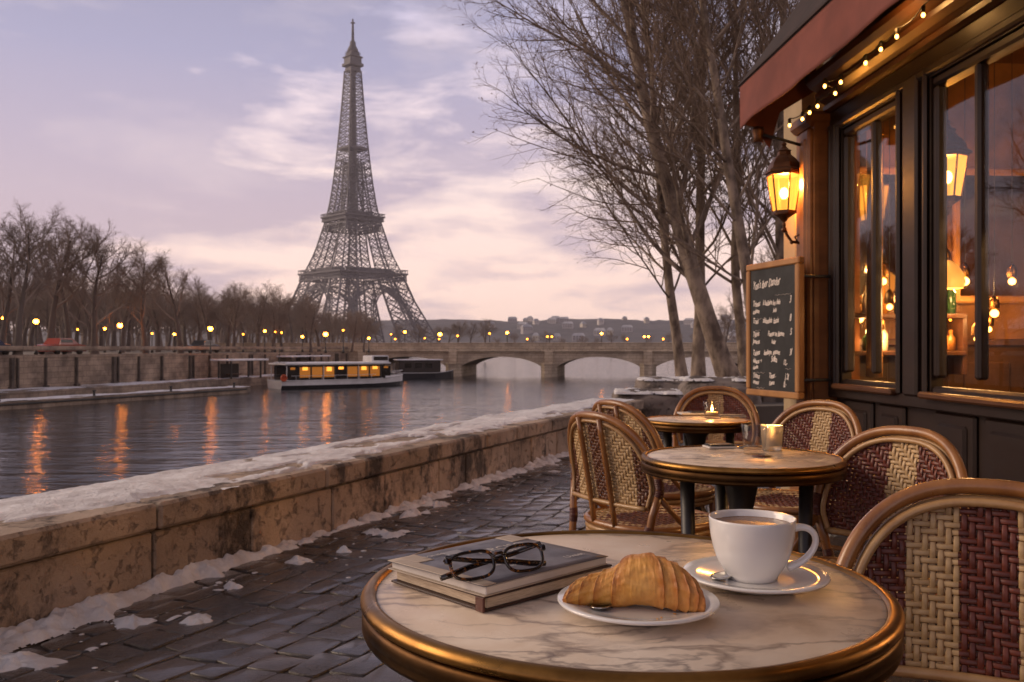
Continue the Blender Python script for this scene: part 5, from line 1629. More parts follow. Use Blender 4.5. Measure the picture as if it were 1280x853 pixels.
# ------------------------------------------------------------------ cafe tables
def cafe_table(lab, loc, r, h, kind):
    t_ = thing('cafe_table', lab, 'table', loc, 0, 'round marble cafe tables')
    MB().lathe([(.001, h - .022), (r - .017, h - .022), (r - .017, h - .002), (r - .019, h), (.001, h)], 96).build('marble_top', M['marble'], t_)
    # rolled brass edge
    MB().lathe_open([(r - .019, h - .004), (r - .016, h + .0025), (r - .010, h + .004), (r - .004, h + .002), (r, h - .003), (r + .0005, h - .009), (r - .003, h - .0115), (r - .006, h - .013), (r - .019, h - .013), (r - .019, h - .004)], 96).build('brass_rim', M['brass'], t_)
    MB().lathe_open([(r - .018, h - .0135), (r - .004, h - .0135), (r - .0015, h - .018), (r - .001, h - .030), (r - .003, h - .0325), (r - .001, h - .036), (r - .003, h - .041), (r - .014, h - .042), (r - .018, h - .036), (r - .018, h - .0135)], 96).build('rim_band', M['bronze'], t_)
    MB().lathe([(.10, h - .034), (.10, h - .024), (.03, h - .024)], 24).build('top_plate', M['iron'], t_)
    MB().lathe([(.075, .02), (.06, .05), (.036, .09), (.033, .3), (.042, .34), (.033, .38), (.033, h - .14), (.045, h - .08), (.07, h - .04), (.09, h - .03)], 24).build('column', M['iron'], t_)
    if kind == 'legs':
        for a in (200, 340, 95):
            c, s = math.cos(R(a)), math.sin(R(a))
            MB().tube([(c * r * .62, s * r * .62, h - .05), (c * r * .60, s * r * .60, h * .5), (c * r * .66, s * r * .66, 0)], [.020, .017, .015], 10).build('leg', M['iron'], t_)
        MB().lathe([(r * .56, .19), (r * .60, .20), (r * .56, .21), (r * .55, .20), (r * .56, .19)], 48).build('foot_ring', M['iron'], t_)
    else:
        for a in (45, 135, 225, 315):
            c, s = math.cos(R(a)), math.sin(R(a))
            MB().tube([(c * .03, s * .03, .10), (c * .12, s * .12, .075), (c * .2, s * .2, .03), (c * .25, s * .25, .012)], [.03, .026, .02, .018], 8).build('foot', M['iron'], t_)
    return t_


T1, H1, R1 = (.138, 1.107, 0), .74, .322
T2, H2, R2 = (.635, 2.46, 0), .733, .276
T3, H3, R3 = (.835, 4.02, 0), .71, .240
table1 = cafe_table('large round marble cafe table in front with brass rim, carrying breakfast', T1, R1, H1, 'column')
cafe_table('second round marble cafe table with two candle glasses, behind the coffee cup', T2, R2, H2, 'legs')
cafe_table('farthest small round marble cafe table with a candle glass, before the bank wall', T3, R3, H3, 'legs')

# ------------------------------------------------------------------ rattan bistro chairs (sitter faces local +y)
def lean_y(z): return -.175 - .20 * max(0, z - .44) - .05 * max(0, .44 - z)


def back_pt(x, z, off=0.0):
    y = lean_y(z) + 1.15 * x * x * min(1, max(0, (z - .44) / .15))
    return np.array([x, y + off, z])


HB, HT, HWD = .575, .814, .222        # where the arch springs, its top, its half width


def hoop(z0=.0, inset=0.0, n=44):
    pts = []
    if z0 < HB:
        for z in np.linspace(z0, HB, 9)[:-1]:
            w_ = np.interp(z, [0, .45, HB], [.215, .196, HWD])
            pts.append(back_pt(-(w_ - inset), z))
    for a in np.linspace(math.pi, 0, n):
        c, s = math.cos(a), math.sin(a)
        x = math.copysign(abs(c) ** .78, c) * (HWD - inset); z = HB + (HT - HB - inset) * abs(s) ** .86
        pts.append(back_pt(x, z))
    if z0 < HB:
        for z in np.linspace(HB, z0, 9)[1:]:
            w_ = np.interp(z, [0, .45, HB], [.215, .196, HWD])
            pts.append(back_pt(w_ - inset, z))
    return pts


def arch_top(x, inset):
    q = min(1, abs(x) / (HWD - inset)) ** (1 / .78)
    return HB + (HT - HB - inset) * max(0.0, 1 - q * q) ** .43


def arch_half(z, inset):
    if z <= HB: return np.interp(z, [.45, HB], [.196, HWD]) - inset
    q = min(1, (z - HB) / (HT - HB - inset)) ** (1 / .86)
    return max(0.0, 1 - q * q) ** .39 * (HWD - inset)


def weave(mb, surf, us, vs_, col_range, row_range, pitch, wdt, thk, amp, colmat):
    """Over-and-under strands: columns at us run along v, rows at vs_ run along u."""
    step = pitch / 4
    ring = np.array([(1, 0), (.62, .8), (-.62, .8), (-1, 0), (-.62, -.8), (.62, -.8)]) * np.array([wdt / 2, thk / 2])

    def strand(path, nor, side, mats):
        n = len(path)
        V = path[:, None] + ring[None, :, 0:1] * side[:, None] + ring[None, :, 1:2] * nor[:, None]
        i = np.arange(n - 1)[:, None]; j = np.arange(6)[None]
        Fq = np.stack([i * 6 + j, i * 6 + (j + 1) % 6, (i + 1) * 6 + (j + 1) % 6, (i + 1) * 6 + j], -1).reshape(-1, 4)
        mb.add(V.reshape(-1, 3), Fq, np.repeat(mats, 6))

    def frames(f, ts, fix, alongv):
        e = 1e-3
        p = np.array([f(fix, t) if alongv else f(t, fix) for t in ts])
        du = np.array([(f(fix + e, t) if alongv else f(t + e, fix)) for t in ts]) - p
        dv = np.array([(f(fix, t + e) if alongv else f(t, fix + e)) for t in ts]) - p
        nn = np.cross(du, dv); nn /= np.linalg.norm(nn, axis=1)[:, None]
        s_ = du if alongv else dv
        return p, nn, s_ / np.linalg.norm(s_, axis=1)[:, None]

    for i, u in enumerate(us):
        lo, hi = col_range(u)
        if hi - lo < pitch: continue
        ts = np.arange(lo, hi + step * .5, step); p, nn, s_ = frames(surf, ts, u, True)
        off = amp * np.cos(np.pi / 2 * ((ts - vs_[0]) / pitch - i) + np.pi / 4)
        m = np.full(len(ts) - 1, colmat(u, .0))
        strand(p + nn * off[:, None], nn, s_, m)
    for j, v in enumerate(vs_):
        lo, hi = row_range(v)
        if hi - lo < pitch: continue
        ts = np.arange(lo, hi + step * .5, step); p, nn, s_ = frames(surf, ts, v, False)
        off = -amp * np.cos(np.pi / 2 * (j - (ts - us[0]) / pitch) + np.pi / 4)
        m = np.array([colmat(t + step / 2, v) for t in ts[:-1]])
        strand(p + nn * off[:, None], nn, s_, m)


PZ0 = .530
stripes = {'one': lambda u, v=0: 1 if abs(u) < .045 else 0, 'two': lambda u, v=0: 1 if .042 < abs(u) < .118 else 0, 'outer': lambda u, v=0: 2 if abs(u) < .030 or .150 < abs(u) else 1}
WMATS = [M['weave_red'], M['weave_cream'], M['weave_brown']]
_wm = {}


def weave_mesh(kind):
    mb = MB(); ins = .026; pt = .0113
    us = np.arange(-19, 20) * pt; vsx = PZ0 + .006 + np.arange(0, 29) * pt
    weave(mb, lambda u, v: back_pt(u, v), us, vsx, lambda u: (PZ0, arch_top(u, ins) if abs(u) < HWD - ins else 0), lambda v: (-arch_half(v, ins), arch_half(v, ins)), pt, .0092, .0030, .0027, stripes[kind])
    return mb


def seat_half(y): return .205 * max(0.0, 1 - (abs(y - .01) / .20) ** 2.6) ** (1 / 2.6)


def seat_mesh():
    mb = MB(); pt = .0150
    us = np.arange(-14, 15) * pt; vv = .01 + np.arange(-13, 14) * pt
    surf = lambda u, v: np.array([u, v, .452 - .010 * (1 - (u / .21) ** 2) * (1 - ((v - .01) / .21) ** 2)])
    rng_u = lambda u: (.01 - .195 * max(0, 1 - (abs(u) / .20) ** 2.6) ** (1 / 2.6), .01 + .195 * max(0, 1 - (abs(u) / .20) ** 2.6) ** (1 / 2.6))
    rng_v = lambda v: (-.20 * max(0, 1 - (abs(v - .01) / .195) ** 2.6) ** (1 / 2.6), .20 * max(0, 1 - (abs(v - .01) / .195) ** 2.6) ** (1 / 2.6))
    weave(mb, surf, us, vv, rng_u, rng_v, pt, .013, .005, .003, lambda u, v: 0 if abs(u) < .12 and abs(v) < .11 else 1)
    return mb


def make_chair(lab, kind):
    t_ = thing('bistro_chair', lab, 'chair', (0, 0, 0), 0, 'woven rattan bistro chairs')
    hp_ = hoop(0.0)
    n = len(hp_)
    MB().tube(hp_[8:n - 8], .0128, 12).build('back_frame', M['rattan'], t_)
    for sl_ in (hp_[:9], hp_[n - 9:]):
        MB().tube(sl_, .0128, 12).build('leg', M['rattan'], t_)
    MB().tube([p + np.array([0, .010, 0]) for p in hoop(PZ0 + .0, .024)], .0075, 8).build('inner_hoop', M['rattan_pale'], t_)
    MB().tube([p + np.array([0, -.008, 0]) for p in hoop(PZ0 + .0, .020)], .006, 8).build('inner_hoop', M['rattan_pale'], t_)
    xb = np.linspace(-.188, .188, 17)
    mb = MB(); mb.tube([back_pt(x, PZ0 - .004, .010) for x in xb], .009, 8); mb.tube([back_pt(x, PZ0 - .006, -.010) for x in xb], .008, 8)
    mb.build('back_rail', M['rattan_pale'], t_)
    if kind not in _wm: _wm[kind] = weave_mesh(kind).build('backrest', WMATS, t_, recalc=False)
    else: o = _wm[kind].copy(); COL.objects.link(o); o.parent = t_
    # upright struts behind the weave
    for x in ((0.0,) if kind == 'one' else (-.055, .055)):
        MB().tube([back_pt(x, z, -.016) for z in np.linspace(.45, HT - .01, 8)], .0095, 8).build('back_strut', M['rattan'], t_)
    if 'seat' not in _wm: _wm['seat'] = seat_mesh().build('seat', WMATS, t_, recalc=False)
    else: o = _wm['seat'].copy(); COL.objects.link(o); o.parent = t_
    an = np.linspace(0, 2 * np.pi, 61)[:-1]
    cs = lambda a, e: math.copysign(abs(a) ** e, a)
    rim = lambda k, z: [(k * .205 * cs(math.cos(a), .77), .01 + k * .20 * cs(math.sin(a), .77), z) for a in an]
    mb = MB(); mb.tube(rim(1.0, .446), .013, 10, closed=True); mb.build('seat_rim', M['rattan'], t_)
    mb = MB(); mb.tube(rim(.99, .424), .010, 8, closed=True); mb.tube(rim(.985, .406), .009, 8, closed=True); mb.build('seat_rim', M['rattan_pale'], t_)
    for sx in (-1, 1):
        MB().tube([(sx * .165, .150, .43), (sx * .170, .165, .22), (sx * .182, .185, 0)], .0145, 12).build('leg', M['rattan'], t_)
        MB().tube([(sx * .150, .10, .40), (sx * .168, .150, .30), (sx * .175, .172, .14)], .0075, 8).build('brace', M['rattan_pale'], t_)
        MB().tube([(sx * .172, .168, .20), (sx * .195, -.02, .19), (sx * .203, -.19, .20)], .0095, 8).build('stretcher', M['rattan'], t_)
        # arm-like side brace from seat to back
        mb = MB(); mb.tube([(sx * .20, .02, .43), (sx * .215, -.06, .48), (sx * .218, -.145, .56)], .0095, 8); mb.build('brace', M['rattan'], t_)
        for z0, z1 in ((.565, .625), (.425, .47), (.18, .215)):
            mb = MB()
            m_ = 90
            zz = np.linspace(z0, z1, m_)
            base = np.array([back_pt(sx * np.interp(z, [0, .45, HB, .62], [.215, .196, HWD, .221]), z) for z in zz])
            turns = (z1 - z0) / .0055
            an_ = np.linspace(0, 2 * np.pi * turns, m_)
            #ring_ = np.stack([np.cos(an_), np.sin(an_), 0 * an_], -1) * .0150
            mb.tube(base, [.0148 + .0008 * math.sin(q * turns * 6.28 / m_ * 1.0) for q in range(m_)], 12)
            mb.build('binding', M['binding'], t_)
    MB().tube([(-.172, .168, .26), (0, .178, .255), (.172, .168, .26)], .009, 8).build('stretcher', M['rattan'], t_)
    MB().tube([(-.203, -.19, .26), (0, -.19, .255), (.203, -.19, .26)], .009, 8).build('stretcher', M['rattan'], t_)
    return t_


def face(o, x, y, fx, fy):
    o.location = (x, y, 0.0); o.rotation_euler.z = math.atan2(-fx, fy)


chA = make_chair('large woven chair at the right edge in front, backrest striped burgundy and cream twice', 'two'); face(chA, .645, 1.19, -.45, -.89)
chB = make_chair('woven chair by the dark panels, between the front and second tables, one cream stripe', 'one'); face(chB, .84, 2.24, -.86, -.5)
chF = dup(chB, label='woven chair below the menu board with one cream stripe, right of the far table'); face(chF, 1.05, 3.42, -.82, -.57)
chE = dup(chB, label='farthest woven chair facing the camera behind the far candle table'); face(chE, 1.06, 4.62, -.22, -.97)
chC = make_chair('woven chair seen from behind at left of the second table, cream back with brown strips', 'outer'); face(chC, .47, 3.06, .84, .54)
chD = dup(chC, label='woven chair seen from behind just beyond the nearest back-turned chair'); face(chD, .61, 3.72, .86, .5)

# ------------------------------------------------------------------ breakfast on the front table
ZT1 = H1 + .0008


def saucer(lab, name, cat, loc, r, depth):
    t_ = MB()
    t_.lathe([(.001, .004), (r * .42, .004), (r * .50, .001), (r * .56, .001), (r * .58, .005), (r * .80, depth * .62), (r * .985, depth - .001), (r, depth + .0012), (r * .985, depth + .0028), (r * .8, depth * .62 + .0042), (r * .60, .0092), (r * .5, .0078), (.001, .0078)], 72)
    o = t_.build(name, M['china']); o.location = loc
    return tag(o, lab, cat)


sc_ = on_plane(944, 719, ZT1 + .012); sc_.z = ZT1
saucer('white china saucer under the coffee cup', 'saucer', 'saucer', sc_, .0885, .0135)
pc = on_plane(797, 753, ZT1 + .012); pc.z = ZT1
saucer('white china plate under the croissant', 'plate', 'plate', pc, .0895, .0145)

cup = thing('coffee_cup', 'white china cup full of milky coffee standing on its saucer', 'cup', (sc_.x - .003, sc_.y + .003, ZT1 + .0082), 0)
CH = .0745
outer = [(.001, .002), (.026, .002), (.0275, .0), (.0305, .0), (.0310, .004), (.0355, .010), (.0425, .022), (.0480, .038), (.0512, .055), (.0530, CH - .001)]
inner = [(.0525, CH + .0012), (.0512, CH + .0008), (.0503, CH - .002), (.0480, .055), (.0447, .038), (.039, .022), (.030, .010), (.001, .007)]
MB().lathe(outer + inner, 80).build('body', M['china'], cup)
MB().lathe([(.001, .0665), (.0492, .0665), (.0496, .0672), (.0488, .0670), (.046, .0668), (.001, .0668)], 64).build('coffee', M['coffee'], cup)
hd = []
for x, z in ((.0485, .0625), (.058, .0645), (.068, .0630), (.0755, .0565), (.0775, .047), (.074, .036), (.066, .026), (.056, .0185), (.0425, .0135)):
    hd.append((x, 0, z))
P = np.array(hd); tt = np.linspace(0, len(P) - 1, 40)
from_i = lambda a: np.array([np.interp(tt, np.arange(len(P)), P[:, k]) for k in range(3)]).T
Q = from_i(0)
for _ in range(6): Q[1:-1] = (Q[:-2] + 2 * Q[1:-1] + Q[2:]) / 4
hm = MB(); hm.tube(Q, np.interp(np.linspace(0, 1, 40), [0, .12, .5, .85, 1], [.0065, .0052, .0046, .0050, .0062]), 14, flat=(1.25, .85))
ho = hm.build('handle', M['china'], cup); ho.rotation_euler.z = R(-6)


def spoon(lab, loc, rz, pitch=0.0, name='spoon', L_=.105, bowl=(.016, .011), mat='steel'):
    s = np.linspace(0, 1, 60)
    w_ = np.where(s < .30, bowl[1] * np.sqrt(np.clip(1 - ((s - .15) / .15) ** 2, 0, 1)) + .0006, 0)
    hw = np.interp(s, [.26, .34, .6, .9, 1], [.0030, .0020, .0022, .0042, .0034])
    w_ = np.maximum(w_, np.where(s > .24, hw, .0004))
    v = np.linspace(-1, 1, 13)
    S, V = np.meshgrid(s, v, indexing='ij'); Wd = w_[:, None] * V
    dish = np.where(S < .30, -.0042 * (1 - V ** 2) * np.clip(1 - ((S - .15) / .15) ** 2, 0, 1), 0)
    Z = dish + .0045 * np.sin(np.clip((S - .25) / .75, 0, 1) * np.pi) + .004
    o = MB().grid(np.stack([S * L_, Wd, Z], -1)).build(name, M[mat])
    m_ = o.modifiers.new('s', 'SOLIDIFY'); m_.thickness = .0012
    o.location = loc; o.rotation_euler = (0, pitch, rz)
    return tag(o, lab, name if name != 'butter_knife' else 'knife')


sp0 = on_plane(893, 722, ZT1 + .014)
spoon('small steel spoon on the saucer, its bowl left of the coffee cup', (sp0.x, sp0.y, ZT1 + .0095), R(48), R(-1))

# croissant
crm, nt, b = nodes('croissant_crust')
la = N_(nt, 'ShaderNodeAttribute', attribute_name='layer')
n1 = tex(nt, 'noise', 34, 7, .68, .8, sc=(.8, 1.2, 1.2)); n2 = tex(nt, 'noise', 130, 5, .7, sc=(.45, 1.5, 1.5)); n3 = tex(nt, 'noise', 14, 3, .5)
c = ramp_(nt, la.outputs['Fac'], [(0, (.78, .47, .15)), (.34, (.68, .33, .065)), (.60, (.50, .18, .024)), (.88, (.19, .048, .008))])
c = mixc(nt, ramp_(nt, n1.outputs[0], [(.42, 0.0), (.62, .55)]), c, (.76, .43, .12))
c = mixc(nt, ramp_(nt, n3.outputs[0], [(.46, 0.0), (.62, .65)]), c, (.34, .10, .014))
nt.links.new(c, b.inputs['Base Color'])
b.inputs['Roughness'].default_value = .5; b.inputs['Coat Weight'].default_value = .06; b.inputs['Coat Roughness'].default_value = .3
b.inputs['Subsurface Weight'].default_value = .08; b.inputs['Subsurface Radius'].default_value = (.006, .003, .001)
q_ = bump_(nt, b, n1.outputs[0], .45, .0022); bump_(nt, b, n2.outputs[0], .4, .0010, q_)
ns, na = 330, 110
s = np.linspace(0, 1, ns); th = np.linspace(0, 2 * np.pi, na, endpoint=False)
S, TH = np.meshgrid(s, th, indexing='ij')
base_r = np.interp(s, [0, .02, .06, .14, .24, .34, .46, .58, .68, .78, .87, .94, .98, 1], [.003, .0100, .0145, .0175, .0195, .0225, .0305, .0325, .0318, .0295, .0258, .0215, .0160, .004])
k_ = np.ones(25) / 25
base_r = np.convolve(np.pad(base_r, 12, 'edge'), k_, 'valid') * np.clip(np.minimum(s / .02, (1 - s) / .03), 0, 1) ** .5; base_r[0] = base_r[-1] = .0008
edges_l = np.array([-.08, .08, .17, .27, .395]); edges_r = np.array([.565, .67, .755, .83, .89, .94, 1.1])
wob = (.055 * np.cos(TH - .5) + .016 * np.sin(2 * TH + 1.0)) * np.interp(S, [0, .4, .52, .6, 1], [-.7, -1, -.1, .9, .5]) + .010 * (fbm(TH * 1.2 + 3, S * 6, 181, 3) - .5)
Sw = S + wob
ridge = np.zeros_like(S)
alle = np.concatenate([edges_l, edges_r])
for a, b2 in zip(alle[:-1], alle[1:]):
    m_ = (Sw >= a) & (Sw < b2)
    f = (Sw - a) / (b2 - a)
    left = a < .42
    if left: val = np.clip(f / .07, 0, 1) * (.25 + .75 * np.exp(-f / .42))     # step up towards the middle
    elif b2 <= .61: val = np.clip(f / .07, 0, 1) * np.clip((1 - f) / .07, 0, 1) * (.55 + .45 * np.abs(2 * f - 1) ** 1.5)
    else: val = np.clip((1 - f) / .08, 0, 1) * (.25 + .75 * np.exp(-(1 - f) / .42))
    ridge = np.where(m_, val, ridge)
lam = fbm(Sw * 150, TH * 1.1, 197, 3) - .5
rr_ = base_r[:, None] * (1 + .17 * (ridge - .6)) + .00035 * lam + .0075 * (fbm(S * 6, np.cos(TH) * 1.4 + np.sin(TH) * 2.1 + 5, 195, 3) - .5) + .0012 * (fbm(S * 60, TH * 3, 191, 3) - .5) + .0016 * (fbm(S * 14, TH * 2.5, 192, 3) - .5)
flat = 1 - .10 * np.clip(-np.sin(TH), 0, 1)
cxl = (s - .52) * .160; cyl = .030 * ((s - .5) * 2) ** 2 - .012; 
czl = np.maximum(base_r * .90, .010)
tilt = np.interp(s, [0, .5, 1], [.35, 0, -.55])
ex = np.stack([np.sin(tilt), np.cos(tilt)], -1)
X = cxl[:, None] + np.cos(TH) * rr_ * ex[:, 0:1] * 1.0
Y = -cyl[:, None] + np.cos(TH) * rr_ * ex[:, 1:2]
Z = czl[:, None] + np.sin(TH) * rr_ * flat
P = np.stack([X, Y, Z], -1)
lay = np.clip(ridge * .82 + .16 * lam + .18 * np.clip(np.sin(TH), 0, 1) + .45 * np.clip((np.abs(S - .5) - .36) / .14, 0, 1), 0, 1)
mb = MB(); Pc = np.concatenate([P, P[:, :1]], 1)
i = np.arange(ns - 1)[:, None]; j = np.arange(na)[None]
Fq = np.stack([i * na + j, (i + 1) * na + j, (i + 1) * na + (j + 1) % na, i * na + (j + 1) % na], -1).reshape(-1, 4)
mb.add(P.reshape(-1, 3), Fq)
cro = mb.build('croissant', crm, attr={'layer': lay.reshape(-1)})
cc = on_plane(795, 757, ZT1 + .012)
cro.scale = (.94,) * 3
cro.location = (cc.x, cc.y + .004, ZT1 + .0085); cro.rotation_euler = (0, 0, R(-11))
tag(cro, 'golden brown flaky croissant lying on the white plate', 'croissant')
kn = on_plane(741, 758, ZT1 + .014)
spoon('steel fork tip showing under the left end of the croissant', (kn.x, kn.y, ZT1 + .0095), R(38), 0, 'butter_knife', .085, (.014, .0085))
bpy.data.objects['butter_knife'].name = 'fork'; bpy.data.objects['fork']['category'] = 'fork'
bpy.data.objects['fork'].data.name = 'fork'
mb = MB()
cb = random.Random(4)
for _ in range(60):
    a, r_ = cb.uniform(0, 6.28), cb.uniform(.045, .08)
    mb.box((pc.x + r_ * math.cos(a), pc.y + r_ * math.sin(a), ZT1 + .0095 + max(0, r_ - .05) * .13), (cb.uniform(.0012, .0035), cb.uniform(.001, .0025), .0007), rz=cb.uniform(0, 3))
tag(mb.build('crumbs', crm), 'tiny golden flakes scattered on the plate around the croissant', 'crumbs', kind='stuff')

# books: a worn hardback, its pale paper bound companion on top
nr = Vector((-.031, .985)); e1 = Vector((.73, .68)).normalized(); e2 = Vector((-e1.y, e1.x))
bkz = math.atan2(e1.y, e1.x)
hb = thing('hardback_book', 'worn dark hardback book lying under the grey blue book', 'book', (nr.x, nr.y, ZT1), bkz, 'books on the front table')
L1, B1 = .222, .178
MB().box((L1 / 2, B1 / 2, .0014), (L1, B1, .0026), .0008).build('cover', M['cover_dark'], hb)
mb = MB(); mb.box((L1 / 2 + .002, B1 / 2, .0086), (L1 - .010, B1 - .006, .0116), .0008); mb.build('pages', M['paper'], hb)
mb = MB(); mb.box((L1 / 2, B1 / 2 + .003, .0157), (L1 - .004, B1 + .002, .0024), .0008); mb.build('cover', M['cover_dark'], hb)
MB().box((-.0005, .006, .0086), (.0036, .014, .0166), .0008).build('spine_corner', M['binding'], hb)
tb = thing('paperback_book', 'grey blue paperback with beige bands and a pale title lying on the hardback', 'book', (nr.x, nr.y, ZT1 + .0171), bkz + R(1.5), 'books on the front table')
L2, B2 = .216, .178
mb = MB(); mb.box((L2 / 2 + .002, B2 / 2, .0056), (L2 - .006, B2 - .004, .0096), .001); mb.build('pages', M['paper_white'], tb)
MB().box((L2 / 2, B2 / 2, .0007), (L2, B2, .0012), .0004).build('cover', M['cover_beige'], tb)
# front cover, slightly bowed
def bow(u, v): return .0106 + .0018 * (1 - v) * (1 - u) + .0008 * math.sin(u * 3.1) * (1 - v)
def cover_piece(u0, u1, v0, v1, lift, name, mat, parent, n=14):
    u = np.linspace(u0, u1, n); v = np.linspace(v0, v1, n)
    P = np.array([[(a * L2, b_ * B2, bow(a, b_) + lift) for b_ in v] for a in u])
    o = MB().grid(P).build(name, mat, parent); o.modifiers.new('s', 'SOLIDIFY').thickness = .0008
    return o
fc = cover_piece(0, 1, 0, 1, 0, 'front_cover', M['cover_blue'], tb)
cover_piece(0, .085, 0, 1, .0006, 'beige_band', M['cover_beige'], fc)
cover_piece(.085, .20, .78, 1.0, .0006, 'beige_corner', M['cover_beige'], fc)
cover_piece(.86, 1.0, .80, 1.0, .0006, 'beige_corner', M['cover_beige'], fc)
cover_piece(.33, .46, .80, .90, .0007, 'label_patch', M['ink_pale'], fc)
def cover_text(s, size, u, v, rot, mat='ink_pale'):
    V, Fc = text_faces(s, size)
    cr_, sr_ = math.cos(rot), math.sin(rot)
    P = np.array([(u * L2 + x * cr_ - y * sr_, v * B2 + x * sr_ + y * cr_, 0) for x, y, _ in V])
    P[:, 2] = [bow(min(1, max(0, x / L2)), min(1, max(0, y / B2))) + .0016 for x, y, _ in P]
    MB().add(P, Fc, 0, False).build('print', M[mat], fc)
cover_text('FERCISO', .023, .47, .66, 0, 'paper_white')
cover_text('TEPRIS', .012, .60, .56, 0, 'paper_white')
cover_text('Uveet', .014, .76, .13, 0, 'paper_white')
cover_text('BONES', .011, .17, .84, 0, 'paper_white')
for k in range(3): cover_text(('Lemire du Auni', 'esba 23', 'oudres')[k], .009, .30 + k * .03, .40 - .085 * k, 0, 'paper_white')

# eyeglasses resting folded on the book
tort, nt, b = nodes('tortoiseshell')
v_ = tex(nt, 'noise', 150, 3, .6, .4)
nt.links.new(ramp_(nt, v_.outputs[0], [(.55, (.010, .006, .005)), (.62, (.12, .040, .008)), (.72, (.42, .17, .03))]), b.inputs['Base Color'])
b.inputs['Roughness'].default_value = .12; b.inputs['Coat Weight'].default_value = .5
lens_m = glass_pane('spectacle_lens', (.97, .97, .98), 1.5, 1.0)
BT = ZT1 + .0171 + .0125
gl_l = on_plane(594, 727, BT); gl_r = on_plane(662, 716, BT)
gc = (gl_l + gl_r) / 2
ga = math.atan2(gl_r.y - gl_l.y, gl_r.x - gl_l.x)
gla = thing('eyeglasses', 'tortoiseshell eyeglasses folded on top of the grey blue book', 'eyeglasses', (gc.x, gc.y, BT + .0010), ga)
GT = Matrix.Translation((0, 0, .0)) @ Matrix.Rotation(R(-24), 4, 'X')
LH = .0152; LWD = .0270; GC = .0350


def lens_outline(cx, k=1.0, n=48):
    a = np.linspace(0, 2 * np.pi, n, endpoint=False)
    x = np.sign(np.cos(a)) * np.abs(np.cos(a)) ** .66 * LWD * k; z = np.sign(np.sin(a)) * np.abs(np.sin(a)) ** .72 * LH * k
    x = x * (1 + .06 * z / LH)
    y = .0018 * ((cx + x) / .06) ** 2 * 2
    return np.stack([cx + x, y, z + LH + .0022], -1)


mb = MB(); mb.M = GT
for cx in (-GC, GC): mb.tube(lens_outline(cx), .0019, 8, closed=True, flat=(.85, 1.1))
mb.tube([(-.0085, 0, LH + .0085), (-.004, -.0012, LH + .0115), (.004, -.0012, LH + .0115), (.0085, 0, LH + .0085)], .0021, 8)
for sx in (-1, 1):
    mb.box((sx * .0645, .004, LH * 1.72), (.0075, .006, .0075), .0015)
mb.build('frame', tort, gla)
for cx in (-GC, GC):
    o = lens_outline(cx, .97); c_ = o.mean(0)
    mb = MB(); mb.M = GT; mb.add(np.concatenate([o, [c_]]), [(q, (q + 1) % len(o), len(o)) for q in range(len(o))]); mb.build('lens', lens_m, gla, recalc=False)
for sx in (-1, 1):
    # temples folded flat behind the front, resting on the book
    y0 = .016 if sx < 0 else .021
    p = [GT @ Vector((sx * .0665, .007, LH * 1.75)), Vector((sx * .066, y0, .026)), Vector((sx * .03, y0 + .003, .018)), Vector((-sx * .03, y0 + .006, .0085)), Vector((-sx * .052, y0 + .004, .0040)), Vector((-sx * .070, y0 - .001, .0026))]
    MB().tube([tuple(q) for q in p], [.0018, .0020, .0021, .0024, .0027, .0022], 8, flat=(1, 1.5)).build('temple', tort, gla)

# ------------------------------------------------------------------ things on the other tables
gm = glass_pane('tumbler_glass', (.93, .90, .86), 1.5, 1.7)
frost, nt, b = nodes('frosted_candle_glass')
b.inputs['Transmission Weight'].default_value = .75; b.inputs['Roughness'].default_value = .35; b.inputs['Base Color'].default_value = (.95, .82, .62, 1)


def tumbler(lab, loc, r, h, candle, mat, w=.6):
    t_ = thing('candle_glass' if candle else 'glass_tumbler', lab, 'glass', loc, 0, 'glasses on the cafe tables')
    MB().lathe([(.001, .0), (r * .80, 0), (r * .84, .004), (r, h), (r - .0012, h + .001), (r - .0025, h), (r * .80, .014), (.001, .012)], 40).build('glass', mat, t_)
    if candle:
        MB().lathe([(.001, .0145), (r * .62, .0145), (r * .66, .016), (r * .66, .030), (.001, .029)], 24).build('candle', M['wax'], t_)
        MB().lathe([(.001, .030), (.0045, .036), (.0052, .042), (.003, .052), (.0006, .062)], 12).build('flame', M['flame'], t_)
        l = bpy.data.lights.new('candle_light', 'POINT'); l.energy = w; l.color = (1, .5, .14); l.shadow_soft_size = .012
        lo = bpy.data.objects.new('candle_light', l); COL.objects.link(lo); lo.parent = t_; lo.location = (0, 0, .070)
    return t_


def on_table(px, py, z):
    p = on_plane(px, py, z); p.z = z + .0008; return p


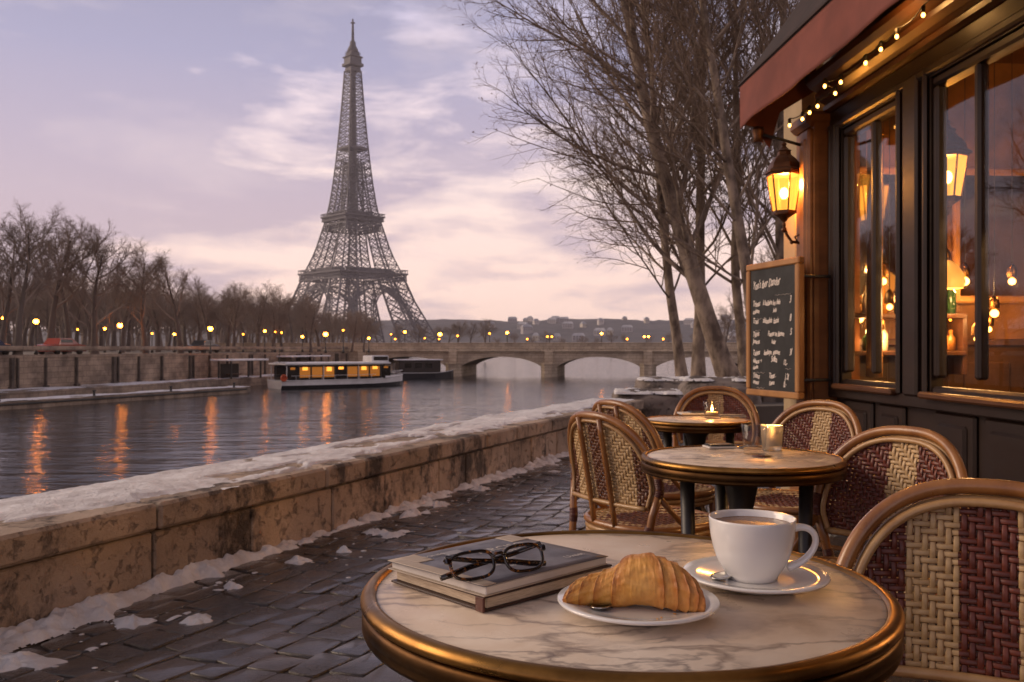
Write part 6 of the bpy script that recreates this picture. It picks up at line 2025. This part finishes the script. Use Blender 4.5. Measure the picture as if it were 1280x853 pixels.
tumbler('clear glass tumbler on the second table', on_table(943, 568, H2), .036, .084, False, gm)
tumbler('frosted glass with a lit candle behind the clear tumbler on the second table', on_table(965, 563, H2), .033, .072, True, frost, 1.2)
tumbler('glass with a bright candle flame on the farthest table', on_table(890, 523, H3), .040, .075, True, gm, 1.2)
p = on_table(899, 560, H2)
nk = thing('folded_menu', 'small dark folded menu card lying on the second table', 'menu', p, R(8))
MB().box((0, 0, .003), (.085, .06, .005), .001).build('leaf', M['paper_white'], nk)
o = MB().box((.002, .002, .0085), (.075, .052, .005), .001).build('leaf', M['hull_dark'], nk)
spoon('steel spoon lying before the tumbler on the second table', (p.x + .05, p.y - .012, H2 + .001), R(-6), 0, 'spoon', .11)
p = on_table(868, 518, H3)
nk = thing('stacked_menus', 'white paper menus with a dark card on the farthest table, left of the candle', 'menu', p, R(4))
MB().box((0, 0, .004), (.15, .10, .008), .001).build('leaf', M['paper_white'], nk); MB().box((.02, .0, .011), (.09, .07, .005), .001).build('leaf', M['hull_dark'], nk)
p = on_table(916, 522, H3)
nk = thing('folded_napkin', 'dark folded napkin right of the candle on the farthest table', 'napkin', p, R(-12))
mb = MB(); mb.box((0, 0, .004), (.12, .055, .008), .002); mb.box((-.004, .002, .011), (.11, .048, .005), .002); mb.build('cloth', M['cover_blue'], nk)
coas = on_plane(952, 570, H2)
tag(MB().lathe([(.001, 0), (.026, 0), (.027, .002), (.001, .0025)], 24).build('coaster', M['binding']), 'small dark coaster before the tumbler on the second table', 'coaster').location = (coas.x - .005, coas.y - .02, H2 + .0008)

# ------------------------------------------------------------------ evening haze
hz, nt, b = nodes('haze')
nt.nodes.remove(b)
pv = N_(nt, 'ShaderNodeVolumePrincipled'); pv.inputs['Color'].default_value = (.86, .80, .88, 1); pv.inputs['Density'].default_value = .00015; pv.inputs['Anisotropy'].default_value = .2
nt.links.new(pv.outputs[0], nt.nodes['Material Output'].inputs['Volume'])
tag(MB().box((0, 1180, 176), (4400, 2800, 366)).build('haze', hz), kind='stuff')
